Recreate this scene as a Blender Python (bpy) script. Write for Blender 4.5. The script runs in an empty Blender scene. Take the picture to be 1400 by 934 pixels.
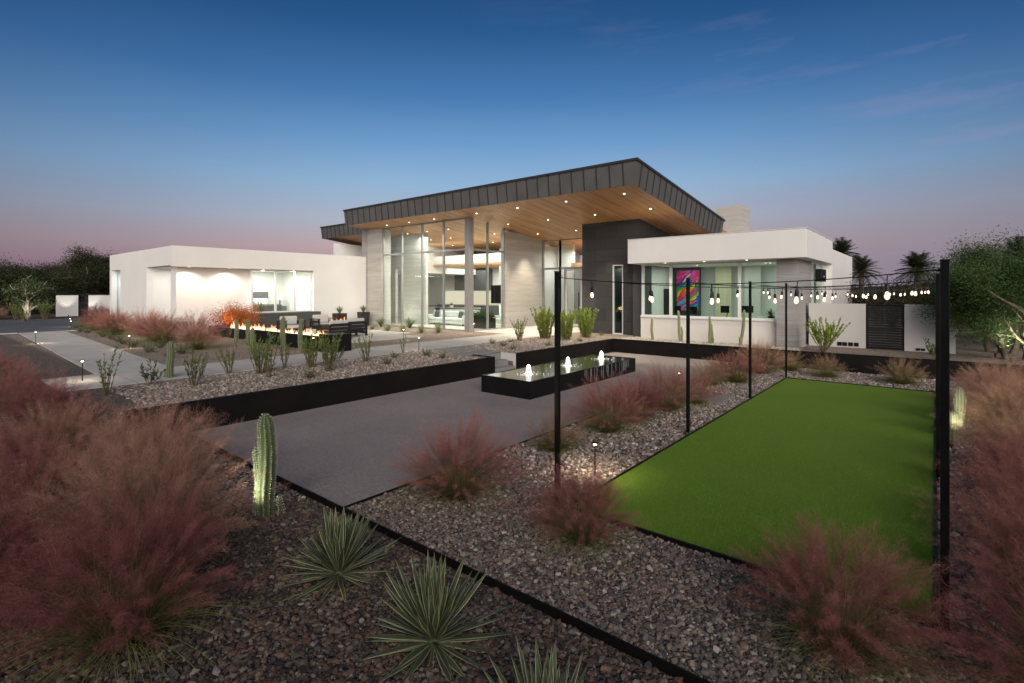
import bpy, math, random
import numpy as np
from mathutils import Vector, Matrix
R = math.radians
sc = bpy.context.scene
col = sc.collection
CAM_H = 2.7
# ---------------------------------------------------------------- camera frame (measured from the photograph)
HEAD = math.atan2(578, 701)
FX, FY = -math.sin(HEAD), math.cos(HEAD)
RX, RY = math.cos(HEAD), math.sin(HEAD)
def ray(px, py):
    u = (px-700)/701
    return FX+u*RX, FY+u*RY, (398-py)/701
def gz(px, py, z=0.0):          # survey: point on the level z
    a, b, c = ray(px, py); d = (z-CAM_H)/c
    return a*d, b*d
def gy(px, Y):                  # survey: X on the wall plane Y
    a, b, c = ray(px, 400); return a*Y/b
def gyz(px, py, Y):
    a, b, c = ray(px, py); return a*Y/b, CAM_H+c*Y/b
def gxy(px, X):
    a, b, c = ray(px, 400); return b*X/a

# ---------------------------------------------------------------- materials
def mat(name):
    m = bpy.data.materials.new(name); m.use_nodes = True
    nt = m.node_tree
    for n in list(nt.nodes): nt.nodes.remove(n)
    out = nt.nodes.new('ShaderNodeOutputMaterial')
    return m, nt, out
def N(nt, t, **kw):
    n = nt.nodes.new(t)
    for k, v in kw.items():
        if k.startswith('i_'):
            key = k[2:]
            key = int(key) if key.isdigit() else key.replace('_', ' ')
            n.inputs[key].default_value = v
        else: setattr(n, k, v)
    return n
def L(nt, a, b): nt.links.new(a, b)
def c4(c): return (c[0], c[1], c[2], 1)
def ramp(nt, fac, stops, interp='LINEAR'):
    r = nt.nodes.new('ShaderNodeValToRGB'); r.color_ramp.interpolation = interp
    e = r.color_ramp.elements
    while len(e) > 1: e.remove(e[-1])
    e[0].position = stops[0][0]; e[0].color = c4(stops[0][1])
    for p, c in stops[1:]:
        x = e.new(p); x.color = c4(c)
    L(nt, fac, r.inputs[0]); return r.outputs[0]
def coords(nt, scale=(1, 1, 1), kind='Object', rot=(0, 0, 0)):
    tc = N(nt, 'ShaderNodeTexCoord'); mp = N(nt, 'ShaderNodeMapping')
    mp.inputs['Scale'].default_value = scale; mp.inputs['Rotation'].default_value = rot
    L(nt, tc.outputs[kind], mp.inputs[0]); return mp.outputs[0]
def wcoords(nt, scale=(1, 1, 1)):
    g = N(nt, 'ShaderNodeNewGeometry'); mp = N(nt, 'ShaderNodeMapping')
    mp.inputs['Scale'].default_value = scale
    L(nt, g.outputs['Position'], mp.inputs[0]); return mp.outputs[0]
def noise(nt, v, scale, detail=4, rough=.55):
    n = N(nt, 'ShaderNodeTexNoise'); n.inputs['Scale'].default_value = scale
    n.inputs['Detail'].default_value = detail; n.inputs['Roughness'].default_value = rough
    L(nt, v, n.inputs['Vector']); return n.outputs['Fac']
def mixc(nt, fac, a, b, mode='MIX'):
    m = N(nt, 'ShaderNodeMix', data_type='RGBA', blend_type=mode)
    for s, x in ((m.inputs['Factor'], fac), (m.inputs['A'], a), (m.inputs['B'], b)):
        if isinstance(x, (int, float)): s.default_value = x
        elif isinstance(x, (tuple, list)): s.default_value = c4(x)
        else: L(nt, x, s)
    return m.outputs['Result']
def math_(nt, op, a, b=None):
    m = N(nt, 'ShaderNodeMath', operation=op)
    for s, x in ((m.inputs[0], a), (m.inputs[1], b)):
        if x is None: continue
        if isinstance(x, (int, float)): s.default_value = x
        else: L(nt, x, s)
    return m.outputs[0]
def bsdf(nt, out, color, rough=.7, metal=0, bump=None, bstr=.3, bdist=.02, spec=.5, sheen=0):
    p = N(nt, 'ShaderNodeBsdfPrincipled')
    if isinstance(color, (tuple, list)): p.inputs['Base Color'].default_value = c4(color)
    else: L(nt, color, p.inputs['Base Color'])
    if isinstance(rough, (int, float)): p.inputs['Roughness'].default_value = rough
    else: L(nt, rough, p.inputs['Roughness'])
    p.inputs['Metallic'].default_value = metal
    p.inputs['Specular IOR Level'].default_value = spec
    if bump is not None:
        b = N(nt, 'ShaderNodeBump'); b.inputs['Strength'].default_value = bstr; b.inputs['Distance'].default_value = bdist
        L(nt, bump, b.inputs['Height']); L(nt, b.outputs[0], p.inputs['Normal'])
    L(nt, p.outputs[0], out.inputs[0]); return p
M = {}
def simple(name, color, rough=.6, metal=0, var=.12, scale=6, bstr=.1, spec=.5, stretch=(1, 1, 1)):
    m, nt, out = mat(name)
    v = coords(nt, stretch); n = noise(nt, v, scale, 5)
    lo = tuple(x*(1-var) for x in color); hi = tuple(min(1, x*(1+var)) for x in color)
    c = ramp(nt, n, [(.3, lo), (.7, hi)])
    rr = math_(nt, 'ADD', math_(nt, 'MULTIPLY', n, .15), rough-.07)
    bsdf(nt, out, c, rr, metal, noise(nt, v, scale*9, 3), bstr, .01, spec)
    M[name] = m; return m
def stucco(name, color):
    m, nt, out = mat(name)
    v = wcoords(nt)
    big = noise(nt, v, .5, 4); streak = noise(nt, wcoords(nt, (3, 3, .25)), 1.2, 5)
    c = ramp(nt, big, [(.3, tuple(x*.94 for x in color)), (.7, color)])
    c = mixc(nt, math_(nt, 'MULTIPLY', streak, .12), c, tuple(x*.6 for x in color))
    fine = noise(nt, v, 140, 3)
    h = math_(nt, 'ADD', math_(nt, 'MULTIPLY', noise(nt, v, 9, 4), .8), fine)
    bsdf(nt, out, c, .88, 0, h, .22, .008, .25)
    M[name] = m; return m
stucco('stucco', (.83, .82, .79)); stucco('stucco_cream', (.8, .77, .72)); stucco('plaster', (.8, .8, .78)); stucco('stucco_grey', (.66, .64, .61))
def concrete_board(name, a, b, course=.3, dark=.75):
    m, nt, out = mat(name)
    v = wcoords(nt)
    s1 = noise(nt, wcoords(nt, (.5, .5, 14)), 1.6, 6, .6)
    s2 = noise(nt, wcoords(nt, (1.2, 1.2, 60)), 1.2, 4)
    c = ramp(nt, s1, [(.28, a), (.72, b)])
    c = mixc(nt, math_(nt, 'MULTIPLY', s2, .35), c, tuple(x*.7 for x in a))
    sep = N(nt, 'ShaderNodeSeparateXYZ'); L(nt, v, sep.inputs[0])
    fr = math_(nt, 'FRACT', math_(nt, 'DIVIDE', sep.outputs[2], course))
    line = math_(nt, 'LESS_THAN', fr, .035)
    # each course a slightly different tone
    cell = math_(nt, 'FLOOR', math_(nt, 'DIVIDE', sep.outputs[2], course))
    wn = N(nt, 'ShaderNodeTexWhiteNoise', noise_dimensions='1D'); L(nt, cell, wn.inputs['W'])
    c = mixc(nt, math_(nt, 'MULTIPLY', wn.outputs[0], .22), c, tuple(x*.55 for x in a))
    c = mixc(nt, math_(nt, 'MULTIPLY', line, .4), c, tuple(x*.4 for x in a))
    h = math_(nt, 'SUBTRACT', s1, math_(nt, 'MULTIPLY', line, .6))
    bsdf(nt, out, c, .8, 0, h, .3, .012, .3)
    M[name] = m
concrete_board('board_concrete', (.44, .425, .39), (.66, .63, .575))
concrete_board('grey_travertine', (.34, .33, .325), (.5, .48, .465), .2)
def basalt():
    m, nt, out = mat('basalt')
    g = N(nt, 'ShaderNodeNewGeometry'); sep = N(nt, 'ShaderNodeSeparateXYZ'); L(nt, g.outputs['Position'], sep.inputs[0])
    cmb = N(nt, 'ShaderNodeCombineXYZ'); L(nt, math_(nt, 'ADD', sep.outputs[0], sep.outputs[1]), cmb.inputs[0]); L(nt, sep.outputs[2], cmb.inputs[1])
    br = N(nt, 'ShaderNodeTexBrick'); L(nt, cmb.outputs[0], br.inputs[0])
    br.inputs['Color1'].default_value = (.024, .025, .028, 1); br.inputs['Color2'].default_value = (.062, .061, .062, 1)
    br.inputs['Mortar'].default_value = (.012, .012, .013, 1); br.inputs['Scale'].default_value = 1
    br.inputs['Mortar Size'].default_value = .01; br.inputs['Brick Width'].default_value = 1.2; br.inputs['Row Height'].default_value = .6
    s = noise(nt, wcoords(nt, (.6, .6, 30)), 1.5, 5)
    c = mixc(nt, math_(nt, 'MULTIPLY', s, .5), br.outputs[0], (.065, .065, .066))
    bsdf(nt, out, c, .55, 0, s, .2, .01, .4); M['basalt'] = m
basalt()
def wood():
    m, nt, out = mat('cedar')
    g = N(nt, 'ShaderNodeNewGeometry'); sep = N(nt, 'ShaderNodeSeparateXYZ'); L(nt, g.outputs['Position'], sep.inputs[0])
    q = math_(nt, 'DIVIDE', sep.outputs[0], .11)
    cell = math_(nt, 'FLOOR', q); fr = math_(nt, 'FRACT', q)
    off = N(nt, 'ShaderNodeTexWhiteNoise', noise_dimensions='1D'); L(nt, cell, off.inputs['W'])
    seg = math_(nt, 'FLOOR', math_(nt, 'DIVIDE', math_(nt, 'ADD', sep.outputs[1], math_(nt, 'MULTIPLY', off.outputs[0], 9)), 3.2))
    cm = N(nt, 'ShaderNodeCombineXYZ'); L(nt, cell, cm.inputs[0]); L(nt, seg, cm.inputs[1])
    wn = N(nt, 'ShaderNodeTexWhiteNoise', noise_dimensions='3D'); L(nt, cm.outputs[0], wn.inputs[0])
    gr = noise(nt, wcoords(nt, (26, 1.1, 5)), 1.6, 6, .65)
    c = ramp(nt, wn.outputs[0], [(0, (.40, .20, .08)), (.5, (.52, .285, .13)), (1, (.62, .38, .195))])
    c = mixc(nt, math_(nt, 'MULTIPLY', gr, .5), c, (.29, .145, .065))
    line = math_(nt, 'LESS_THAN', fr, .06)
    c = mixc(nt, math_(nt, 'MULTIPLY', line, .75), c, (.05, .025, .012))
    bsdf(nt, out, c, .5, 0, math_(nt, 'SUBTRACT', gr, line), .25, .006, .35); M['cedar'] = m
wood()
simple('fascia_metal', (.125, .122, .116), .45, .25, .12, 1.2, .03)
simple('seam_metal', (.05, .049, .047), .45, .35, .1, 3, .02)
simple('frame_metal', (.34, .345, .345), .4, .3, .05, 5, .02)
simple('white_frame', (.7, .71, .7), .45, 0, .04, 5, .02)
simple('black_steel', (.008, .0075, .0075), .5, 0, .25, 2, .08, .25)
simple('wall_steel', (.0085, .0065, .006), .62, 0, .4, 1.3, .12, .2)
simple('pole_steel', (.01, .01, .01), .35, .4, .2, 6, .04)
simple('charcoal', (.06, .062, .065), .65, 0, .15, 2, .1)
simple('dark_frame', (.022, .02, .02), .45, .2, .2, 5, .05)
simple('cushion_fabric', (.55, .55, .53), .95, 0, .06, 14, .25)
simple('sofa_fabric', (.62, .66, .63), .95, 0, .06, 14, .2)
simple('pillow_dark', (.07, .085, .09), .95, 0, .15, 18, .25)
simple('white_lacquer', (.75, .76, .75), .4, 0, .03, 4, .02)
simple('cabinet_grey', (.10, .11, .11), .5, 0, .1, 2, .02)
simple('interior_floor', (.6, .57, .52), .35, 0, .08, 1.5, .02)
simple('screen_black', (.006, .006, .007), .18, 0, .1, 3, .0)
simple('bark', (.16, .125, .09), .9, 0, .35, 9, .7, .2, (1, 1, .25))
simple('pale_bark', (.42, .38, .30), .85, 0, .25, 7, .5, .2, (1, 1, .3))
simple('stem_brown', (.14, .11, .05), .8, 0, .3, 12, .3)
simple('slab_grey', (.27, .265, .26), .85, 0, .12, 3, .25)
simple('terracotta', (.2, .1, .06), .85, 0, .2, 6, .2)
simple('white_rock', (.62, .6, .56), .85, 0, .15, 6, .4)
simple('lamp_bronze', (.03, .022, .015), .5, .4, .2, 8, .05)
simple('curtain', (.6, .55, .4), .9, 0, .1, 2, .1, .2, (8, 8, .2))
simple('gold_panel', (.30, .22, .07), .6, .1, .35, 2, .1)
def concrete_path():
    m, nt, out = mat('path_concrete')
    v = wcoords(nt)
    c = ramp(nt, noise(nt, v, .9, 6, .6), [(.3, (.52, .50, .465)), (.7, (.68, .66, .62))])
    c = mixc(nt, math_(nt, 'MULTIPLY', noise(nt, v, 60, 3), .2), c, (.28, .27, .25))
    sep = N(nt, 'ShaderNodeSeparateXYZ'); L(nt, v, sep.inputs[0])
    lx = math_(nt, 'LESS_THAN', math_(nt, 'FRACT', math_(nt, 'DIVIDE', sep.outputs[0], 1.83)), .008)
    ly = math_(nt, 'LESS_THAN', math_(nt, 'FRACT', math_(nt, 'DIVIDE', sep.outputs[1], 1.83)), .008)
    ln = math_(nt, 'MAXIMUM', lx, ly)
    c = mixc(nt, math_(nt, 'MULTIPLY', ln, .7), c, (.1, .095, .09))
    bsdf(nt, out, c, .82, 0, math_(nt, 'SUBTRACT', noise(nt, v, 90, 3), ln), .2, .006, .3); M['path_concrete'] = m
concrete_path()
def court():
    m, nt, out = mat('decomposed_granite')
    v = wcoords(nt)
    w = noise(nt, v, .45, 5, .6)
    rk = N(nt, 'ShaderNodeTexNoise'); rk.inputs['Scale'].default_value = 1.0; rk.inputs['Detail'].default_value = 5; rk.inputs['Distortion'].default_value = 2.2
    L(nt, wcoords(nt, (3.2, 12, 1)), rk.inputs['Vector'])
    fine = noise(nt, v, 75, 4, .8)
    vo = N(nt, 'ShaderNodeTexVoronoi'); vo.inputs['Scale'].default_value = 80; L(nt, v, vo.inputs['Vector'])
    c = ramp(nt, w, [(.3, (.40, .355, .335)), (.7, (.56, .50, .475))])
    gr2 = noise(nt, v, 28, 6, .85)
    c = mixc(nt, math_(nt, 'MULTIPLY', ramp(nt, gr2, [(.42, (0, 0, 0)), (.62, (1, 1, 1))]), .38), c, (.13, .105, .10))
    c = mixc(nt, math_(nt, 'MULTIPLY', rk.outputs[0], .35), c, (.2, .175, .175))
    c = mixc(nt, math_(nt, 'MULTIPLY', ramp(nt, fine, [(.4, (0, 0, 0)), (.75, (1, 1, 1))]), .5), c, (.17, .145, .145))
    c = mixc(nt, .3, c, vo.outputs['Color'], 'SOFT_LIGHT')
    h = math_(nt, 'ADD', math_(nt, 'MULTIPLY', rk.outputs[0], 1.5), fine)
    bsdf(nt, out, c, .95, 0, h, .5, .02, .15); M['decomposed_granite'] = m
court()
def turf():
    m, nt, out = mat('turf')
    v = wcoords(nt)
    c = ramp(nt, noise(nt, v, .5, 4), [(.3, (.225, .40, .048)), (.7, (.29, .48, .062))])
    f = noise(nt, v, 170, 4, .8)
    c = mixc(nt, ramp(nt, f, [(.35, (0, 0, 0)), (.7, (1, 1, 1))]), c, (.15, .25, .03))
    c = mixc(nt, math_(nt, 'MULTIPLY', noise(nt, wcoords(nt, (1.3, 9, 1)), 3, 4), .4), c, (.15, .25, .024))
    bsdf(nt, out, c, .9, 0, f, .8, .02, .2); M['turf'] = m
turf()
def gravel():
    m, nt, out = mat('gravel_ground')
    v = wcoords(nt)
    def layer(sc_):
        vo = N(nt, 'ShaderNodeTexVoronoi'); vo.inputs['Scale'].default_value = sc_; L(nt, v, vo.inputs['Vector'])
        return vo.outputs['Distance'], vo.outputs['Color']
    d1, k1 = layer(34); d2, k2 = layer(16)
    sep = N(nt, 'ShaderNodeSeparateColor'); L(nt, k1, sep.inputs[0])
    # decorative mix: grey, tan, rust, pale
    mixn = ramp(nt, sep.outputs[0], [(0, (.15, .135, .135)), (.25, (.22, .175, .155)), (.45, (.32, .27, .235)), (.6, (.19, .185, .2)), (.8, (.30, .215, .175)), (1, (.48, .44, .40))], 'CONSTANT')
    tan = ramp(nt, sep.outputs[0], [(0, (.46, .38, .31)), (.3, (.58, .49, .40)), (.55, (.70, .60, .50)), (.75, (.48, .38, .31)), (1, (.8, .73, .63))], 'CONSTANT')
    sp = N(nt, 'ShaderNodeSeparateXYZ'); L(nt, v, sp.inputs[0])
    up = N(nt, 'ShaderNodeMapRange'); up.inputs[1].default_value = .2; up.inputs[2].default_value = .5; L(nt, sp.outputs[2], up.inputs[0])
    c = mixc(nt, up.outputs[0], mixn, tan)
    gap = ramp(nt, d1, [(.35, (0, 0, 0)), (.62, (1, 1, 1))])
    c = mixc(nt, math_(nt, 'MULTIPLY', gap, .75), c, (.05, .042, .038))
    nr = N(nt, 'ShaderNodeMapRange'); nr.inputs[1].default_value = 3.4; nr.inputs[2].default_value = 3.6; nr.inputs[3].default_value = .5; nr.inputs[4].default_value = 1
    L(nt, sp.outputs[1], nr.inputs[0]); dk = N(nt, 'ShaderNodeVectorMath', operation='SCALE'); L(nt, c, dk.inputs[0]); L(nt, nr.outputs[0], dk.inputs['Scale']); c = dk.outputs[0]  # near bed toned down: darker stone plus foreground shade put into the colour
    big = noise(nt, v, .35, 5)
    c = mixc(nt, math_(nt, 'MULTIPLY', ramp(nt, big, [(.4, (0, 0, 0)), (.7, (1, 1, 1))]), .3), c, (.13, .105, .09))
    # far desert floor
    dist = N(nt, 'ShaderNodeVectorMath', operation='LENGTH'); L(nt, v, dist.inputs[0])
    far = N(nt, 'ShaderNodeMapRange'); far.inputs[1].default_value = 38; far.inputs[2].default_value = 55; L(nt, dist.outputs['Value'], far.inputs[0])
    desert = ramp(nt, noise(nt, v, .12, 8, .7), [(.35, (.05, .045, .03)), (.6, (.16, .11, .08))])
    c = mixc(nt, far.outputs[0], c, desert)
    bsdf(nt, out, c, .9, 0, math_(nt, 'SUBTRACT', 1.0, d1), .9, .03, .25); M['gravel_ground'] = m
gravel()
def asphalt():
    m, nt, out = mat('asphalt')
    v = wcoords(nt)
    c = ramp(nt, noise(nt, v, .6, 6), [(.3, (.10, .105, .115)), (.7, (.15, .155, .165))])
    bsdf(nt, out, c, .8, 0, noise(nt, v, 60, 3), .3, .01, .4); M['asphalt'] = m
asphalt()
def attr_mat(name, rough=.7, transl=.25, var=.3, gain=1.0, spec=.25):
    """vertex-coloured plant or stone, each copy a little different"""
    m, nt, out = mat(name)
    at = N(nt, 'ShaderNodeAttribute', attribute_name='col')
    oi = N(nt, 'ShaderNodeObjectInfo')
    hs = N(nt, 'ShaderNodeHueSaturation'); L(nt, at.outputs['Color'], hs.inputs['Color'])
    L(nt, math_(nt, 'ADD', math_(nt, 'MULTIPLY', oi.outputs['Random'], var), (1-var*.5)*gain), hs.inputs['Value'])
    L(nt, math_(nt, 'ADD', math_(nt, 'MULTIPLY', oi.outputs['Random'], .03), .485), hs.inputs['Hue'])
    p = bsdf(nt, out, hs.outputs[0], rough, 0, None, spec=spec)
    if transl > 0:
        tr = N(nt, 'ShaderNodeBsdfTranslucent'); L(nt, hs.outputs[0], tr.inputs[0])
        mx = N(nt, 'ShaderNodeMixShader'); mx.inputs[0].default_value = transl
        L(nt, p.outputs[0], mx.inputs[1]); L(nt, tr.outputs[0], mx.inputs[2]); L(nt, mx.outputs[0], out.inputs[0])
    M[name] = m
attr_mat('leafy', .6, .25); attr_mat('grassy', .8, .3); attr_mat('plume', .9, .35, .3); attr_mat('stone_mix', .85, 0, 0)
attr_mat('paint_mix', .6, 0, 0)
def cactus_mat():
    m, nt, out = mat('cactus_skin')
    at = N(nt, 'ShaderNodeAttribute', attribute_name='col')
    n = noise(nt, coords(nt), 14, 5)
    c = mixc(nt, math_(nt, 'MULTIPLY', n, .4), at.outputs['Color'], (.10, .11, .05))
    bsdf(nt, out, c, .6, 0, noise(nt, coords(nt), 60, 2), .2, .01, .3); M['cactus_skin'] = m
cactus_mat()
def yucca_mat():
    m, nt, out = mat('yucca_leaf')
    at = N(nt, 'ShaderNodeAttribute', attribute_name='col')
    sp = N(nt, 'ShaderNodeSeparateColor'); L(nt, at.outputs['Color'], sp.inputs[0])
    c = ramp(nt, sp.outputs[0], [(0, (.115, .16, .09)), (.5, (.09, .135, .07)), (.66, (.11, .15, .075)), (.76, (.46, .47, .28)), (1, (.56, .56, .36))])
    dry = ramp(nt, sp.outputs[2], [(0, (.7, .7, .7)), (1, (1.15, 1.1, 1))])
    c = mixc(nt, 1.0, c, dry, 'MULTIPLY')
    tip = ramp(nt, sp.outputs[1], [(.9, (0, 0, 0)), (1, (1, 1, 1))])
    c = mixc(nt, tip, c, (.12, .08, .04))
    base = ramp(nt, sp.outputs[1], [(0, (1, 1, 1)), (.3, (0, 0, 0))])
    c = mixc(nt, math_(nt, 'MULTIPLY', base, .5), c, (.30, .33, .2))
    p = bsdf(nt, out, c, .5, 0, None, spec=.35)
    M['yucca_leaf'] = m
yucca_mat()
def glass(name, tint, refl=1.0, ior=1.5):
    m, nt, out = mat(name)
    tr = N(nt, 'ShaderNodeBsdfTransparent'); tr.inputs[0].default_value = c4(tint)
    gl = N(nt, 'ShaderNodeBsdfGlossy'); gl.inputs['Roughness'].default_value = .02
    lw_ = N(nt, 'ShaderNodeLayerWeight'); lw_.inputs[0].default_value = .5
    fr = math_(nt, 'ADD', math_(nt, 'MULTIPLY', math_(nt, 'POWER', lw_.outputs['Facing'], 5), .8), .035)
    mx = N(nt, 'ShaderNodeMixShader'); L(nt, math_(nt, 'MULTIPLY', fr, refl), mx.inputs[0])
    L(nt, tr.outputs[0], mx.inputs[1]); L(nt, gl.outputs[0], mx.inputs[2]); L(nt, mx.outputs[0], out.inputs[0]); M[name] = m
glass('green_glass', (.93, .97, .95)); glass('office_glass', (.80, .91, .865)); glass('clear_glass', (.92, .96, .94))
def water():
    m, nt, out = mat('water_black')
    h = noise(nt, wcoords(nt), 9, 3)
    bsdf(nt, out, (.06, .075, .05), .12, 0, h, .2, .01, .8); M['water_black'] = m  # greenish base stands in for the house reflected in the water
water()
def emit(name, color, strength):
    m, nt, out = mat(name)
    e = N(nt, 'ShaderNodeEmission'); e.inputs[0].default_value = c4(color)
    n = noise(nt, coords(nt), 20, 1)
    L(nt, math_(nt, 'MULTIPLY', math_(nt, 'ADD', math_(nt, 'MULTIPLY', n, .1), .95), strength), e.inputs[1])
    L(nt, e.outputs[0], out.inputs[0]); M[name] = m; return m
emit('downlight_glow', (1, .86, .66), 9)
def bulb_mat():
    m, nt, out = mat('bulb_glow')
    lw_ = N(nt, 'ShaderNodeLayerWeight'); lw_.inputs[0].default_value = .5
    c = ramp(nt, lw_.outputs['Facing'], [(0, (1, .84, .66)), (.45, (1, .70, .50)), (1, (.75, .42, .26))])
    st = ramp(nt, lw_.outputs['Facing'], [(0, (1, 1, 1)), (.4, (.34, .34, .34)), (1, (.16, .16, .16))])
    e = N(nt, 'ShaderNodeEmission'); L(nt, c, e.inputs[0]); L(nt, math_(nt, 'MULTIPLY', st, 4.0), e.inputs[1]); L(nt, e.outputs[0], out.inputs[0]); M['bulb_glow'] = m
bulb_mat()
emit('path_glow', (1, .8, .55), 9)
emit('cool_glow', (.8, .95, 1), 2.2); emit('backsplash_glow', (1, .85, .65), .85); emit('jet_glow', (1, .97, .9), 5); emit('undercab_glow', (1, .88, .68), 2.5)
def flame():
    m, nt, out = mat('flame')
    g = N(nt, 'ShaderNodeTexCoord'); sp = N(nt, 'ShaderNodeSeparateXYZ'); L(nt, g.outputs['Generated'], sp.inputs[0])
    n = noise(nt, coords(nt, (1, 1, .5)), 9, 4)
    hgt = math_(nt, 'ADD', sp.outputs[2], math_(nt, 'MULTIPLY', math_(nt, 'SUBTRACT', n, .5), .5))
    c = ramp(nt, hgt, [(0, (1, .74, .45)), (.45, (1, .62, .32)), (.8, (1, .36, .12)), (1, (.9, .16, .03))])
    s = ramp(nt, hgt, [(0, (1, 1, 1)), (.5, (.7, .7, .7)), (1, (.12, .12, .12))])
    e = N(nt, 'ShaderNodeEmission'); L(nt, c, e.inputs[0]); L(nt, math_(nt, 'MULTIPLY', s, 4.2), e.inputs[1])
    lw = N(nt, 'ShaderNodeLayerWeight'); lw.inputs[0].default_value = .5
    tr = N(nt, 'ShaderNodeBsdfTransparent'); mx = N(nt, 'ShaderNodeMixShader')
    edge = math_(nt, 'ADD', math_(nt, 'MULTIPLY', lw.outputs['Facing'], .9), math_(nt, 'MULTIPLY', hgt, .35))
    edge.node.use_clamp = True
    L(nt, edge, mx.inputs[0]); L(nt, e.outputs[0], mx.inputs[1]); L(nt, tr.outputs[0], mx.inputs[2]); L(nt, mx.outputs[0], out.inputs[0]); M['flame'] = m
flame()

# ---------------------------------------------------------------- mesh builder
def world_off(o):
    v = Vector((0, 0, 0))
    while o is not None: v += o.location; o = o.parent
    return v
class MB:
    def __init__(s): s.V = []; s.F = []; s.C = []; s.MI = []; s.n = 0
    def add(s, V, F, c=None, mi=0):
        V = np.asarray(V, float).reshape(-1, 3); F = np.asarray(F, int)
        s.V.append(V); s.F.append(F + s.n); s.n += len(V); s.MI.append(np.full(len(F), mi))
        if c is None: c = (1, 1, 1)
        c = np.asarray(c, float)
        if c.ndim == 1: c = np.tile(c, (len(V), 1))
        s.C.append(c); return s
    def box(s, x0, x1, y0, y1, z0, z1, mi=0, c=None):
        if x0 > x1: x0, x1 = x1, x0
        if y0 > y1: y0, y1 = y1, y0
        V = [(x, y, z) for z in (z0, z1) for y in (y0, y1) for x in (x0, x1)]
        F = [(0, 2, 3, 1), (4, 5, 7, 6), (0, 1, 5, 4), (2, 6, 7, 3), (0, 4, 6, 2), (1, 3, 7, 5)]
        return s.add(V, F, c, mi)
    def rbox(s, cx, cy, z0, z1, lx, ly, a, mi=0, c=None, tx=0, ty=0):
        ca, sa = math.cos(a), math.sin(a); V = []
        for z, k in ((z0, 1), (z1, 0)):
            for y in (-1, 1):
                for x in (-1, 1):
                    X = x*(lx/2-tx*(k)); Y = y*(ly/2-ty*(k)); V.append((cx+X*ca-Y*sa, cy+X*sa+Y*ca, z))
        F = [(0, 2, 3, 1), (4, 5, 7, 6), (0, 1, 5, 4), (2, 6, 7, 3), (0, 4, 6, 2), (1, 3, 7, 5)]
        return s.add(V, F, c, mi)
    def hexa(s, bottom, top, mi=0):          # two quads (same winding) joined
        V = list(bottom)+list(top)
        F = [(3, 2, 1, 0), (4, 5, 6, 7)]+[(i, (i+1) % 4, (i+1) % 4+4, i+4) for i in range(4)]
        return s.add(V, F, None, mi)
    def quad(s, a, b, c_, d, mi=0): return s.add([a, b, c_, d], [(0, 1, 2, 3)], None, mi)
    def tube(s, P, rad, n=8, mi=0, c=None, cap=True):
        P = np.asarray(P, float); k = len(P)
        rad = np.full(k, rad) if np.isscalar(rad) else np.asarray(rad, float)
        T = np.gradient(P, axis=0); T /= np.linalg.norm(T, axis=1)[:, None]+1e-9
        ref = np.array([0, 0, 1.]) if abs(T[0][2]) < .9 else np.array([1., 0, 0])
        A = np.cross(T, ref); A /= np.linalg.norm(A, axis=1)[:, None]+1e-9; B = np.cross(T, A)
        th = np.arange(n)*2*math.pi/n
        V = P[:, None, :]+rad[:, None, None]*(np.cos(th)[None, :, None]*A[:, None, :]+np.sin(th)[None, :, None]*B[:, None, :])
        F = [(i*n+j, i*n+(j+1) % n, (i+1)*n+(j+1) % n, (i+1)*n+j) for i in range(k-1) for j in range(n)]
        s.add(V.reshape(-1, 3), F, c, mi)
        if cap:
            for i, e in ((0, -1), (k-1, 1)):
                ring = V[i]; ctr = P[i]
                VV = np.vstack([ring, ctr]); FF = [((j, (j+1) % n, n) if e > 0 else ((j+1) % n, j, n)) for j in range(n)]
                s.add(VV, FF, c, mi)
        return s
    def lathe(s, cx, cy, prof, n=16, mi=0, c=None):
        k = len(prof); th = np.arange(n)*2*math.pi/n
        V = [(cx+r*math.cos(t), cy+r*math.sin(t), z) for r, z in prof for t in th]
        F = [(i*n+j, i*n+(j+1) % n, (i+1)*n+(j+1) % n, (i+1)*n+j) for i in range(k-1) for j in range(n)]
        return s.add(V, F, c, mi)
    def build(s, name, mats, parent=None, smooth=False, bevel=0, uvcol=True):
        V = np.vstack(s.V); C = np.vstack(s.C)
        off = world_off(parent) if parent is not None else Vector((0, 0, 0))
        V = V-np.array(off)
        tri = [(f, mi) for f, mi in zip(s.F, s.MI) if len(f) and f.shape[1] == 3]
        qd = [(f, mi) for f, mi in zip(s.F, s.MI) if len(f) and f.shape[1] == 4]
        loops, starts, mis, pos = [], [], [], 0
        for grp, k in ((tri, 3), (qd, 4)):
            if grp:
                f = np.vstack([g[0] for g in grp]); mi = np.concatenate([g[1] for g in grp])
                loops.append(f.ravel()); starts.append(pos+np.arange(len(f))*k); pos += len(f)*k; mis.append(mi)
        loops = np.concatenate(loops); starts = np.concatenate(starts); mis = np.concatenate(mis)
        me = bpy.data.meshes.new(name)
        me.vertices.add(len(V)); me.vertices.foreach_set('co', V.ravel().astype(np.float32))
        me.loops.add(len(loops)); me.loops.foreach_set('vertex_index', loops.astype(np.int32))
        me.polygons.add(len(starts)); me.polygons.foreach_set('loop_start', starts.astype(np.int32))
        me.polygons.foreach_set('material_index', mis.astype(np.int32))
        me.polygons.foreach_set('use_smooth', np.full(len(starts), smooth))
        me.update(calc_edges=True)
        ca = me.color_attributes.new('col', 'FLOAT_COLOR', 'POINT')
        ca.data.foreach_set('color', np.hstack([C, np.ones((len(C), 1))]).ravel().astype(np.float32))
        if isinstance(mats, str): mats = [mats]
        for k in mats: me.materials.append(M[k])
        o = bpy.data.objects.new(name, me); col.objects.link(o)
        if parent is not None: o.parent = parent
        if bevel:
            b = o.modifiers.new('bevel', 'BEVEL'); b.width = bevel; b.segments = 2; b.limit_method = 'ANGLE'
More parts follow.
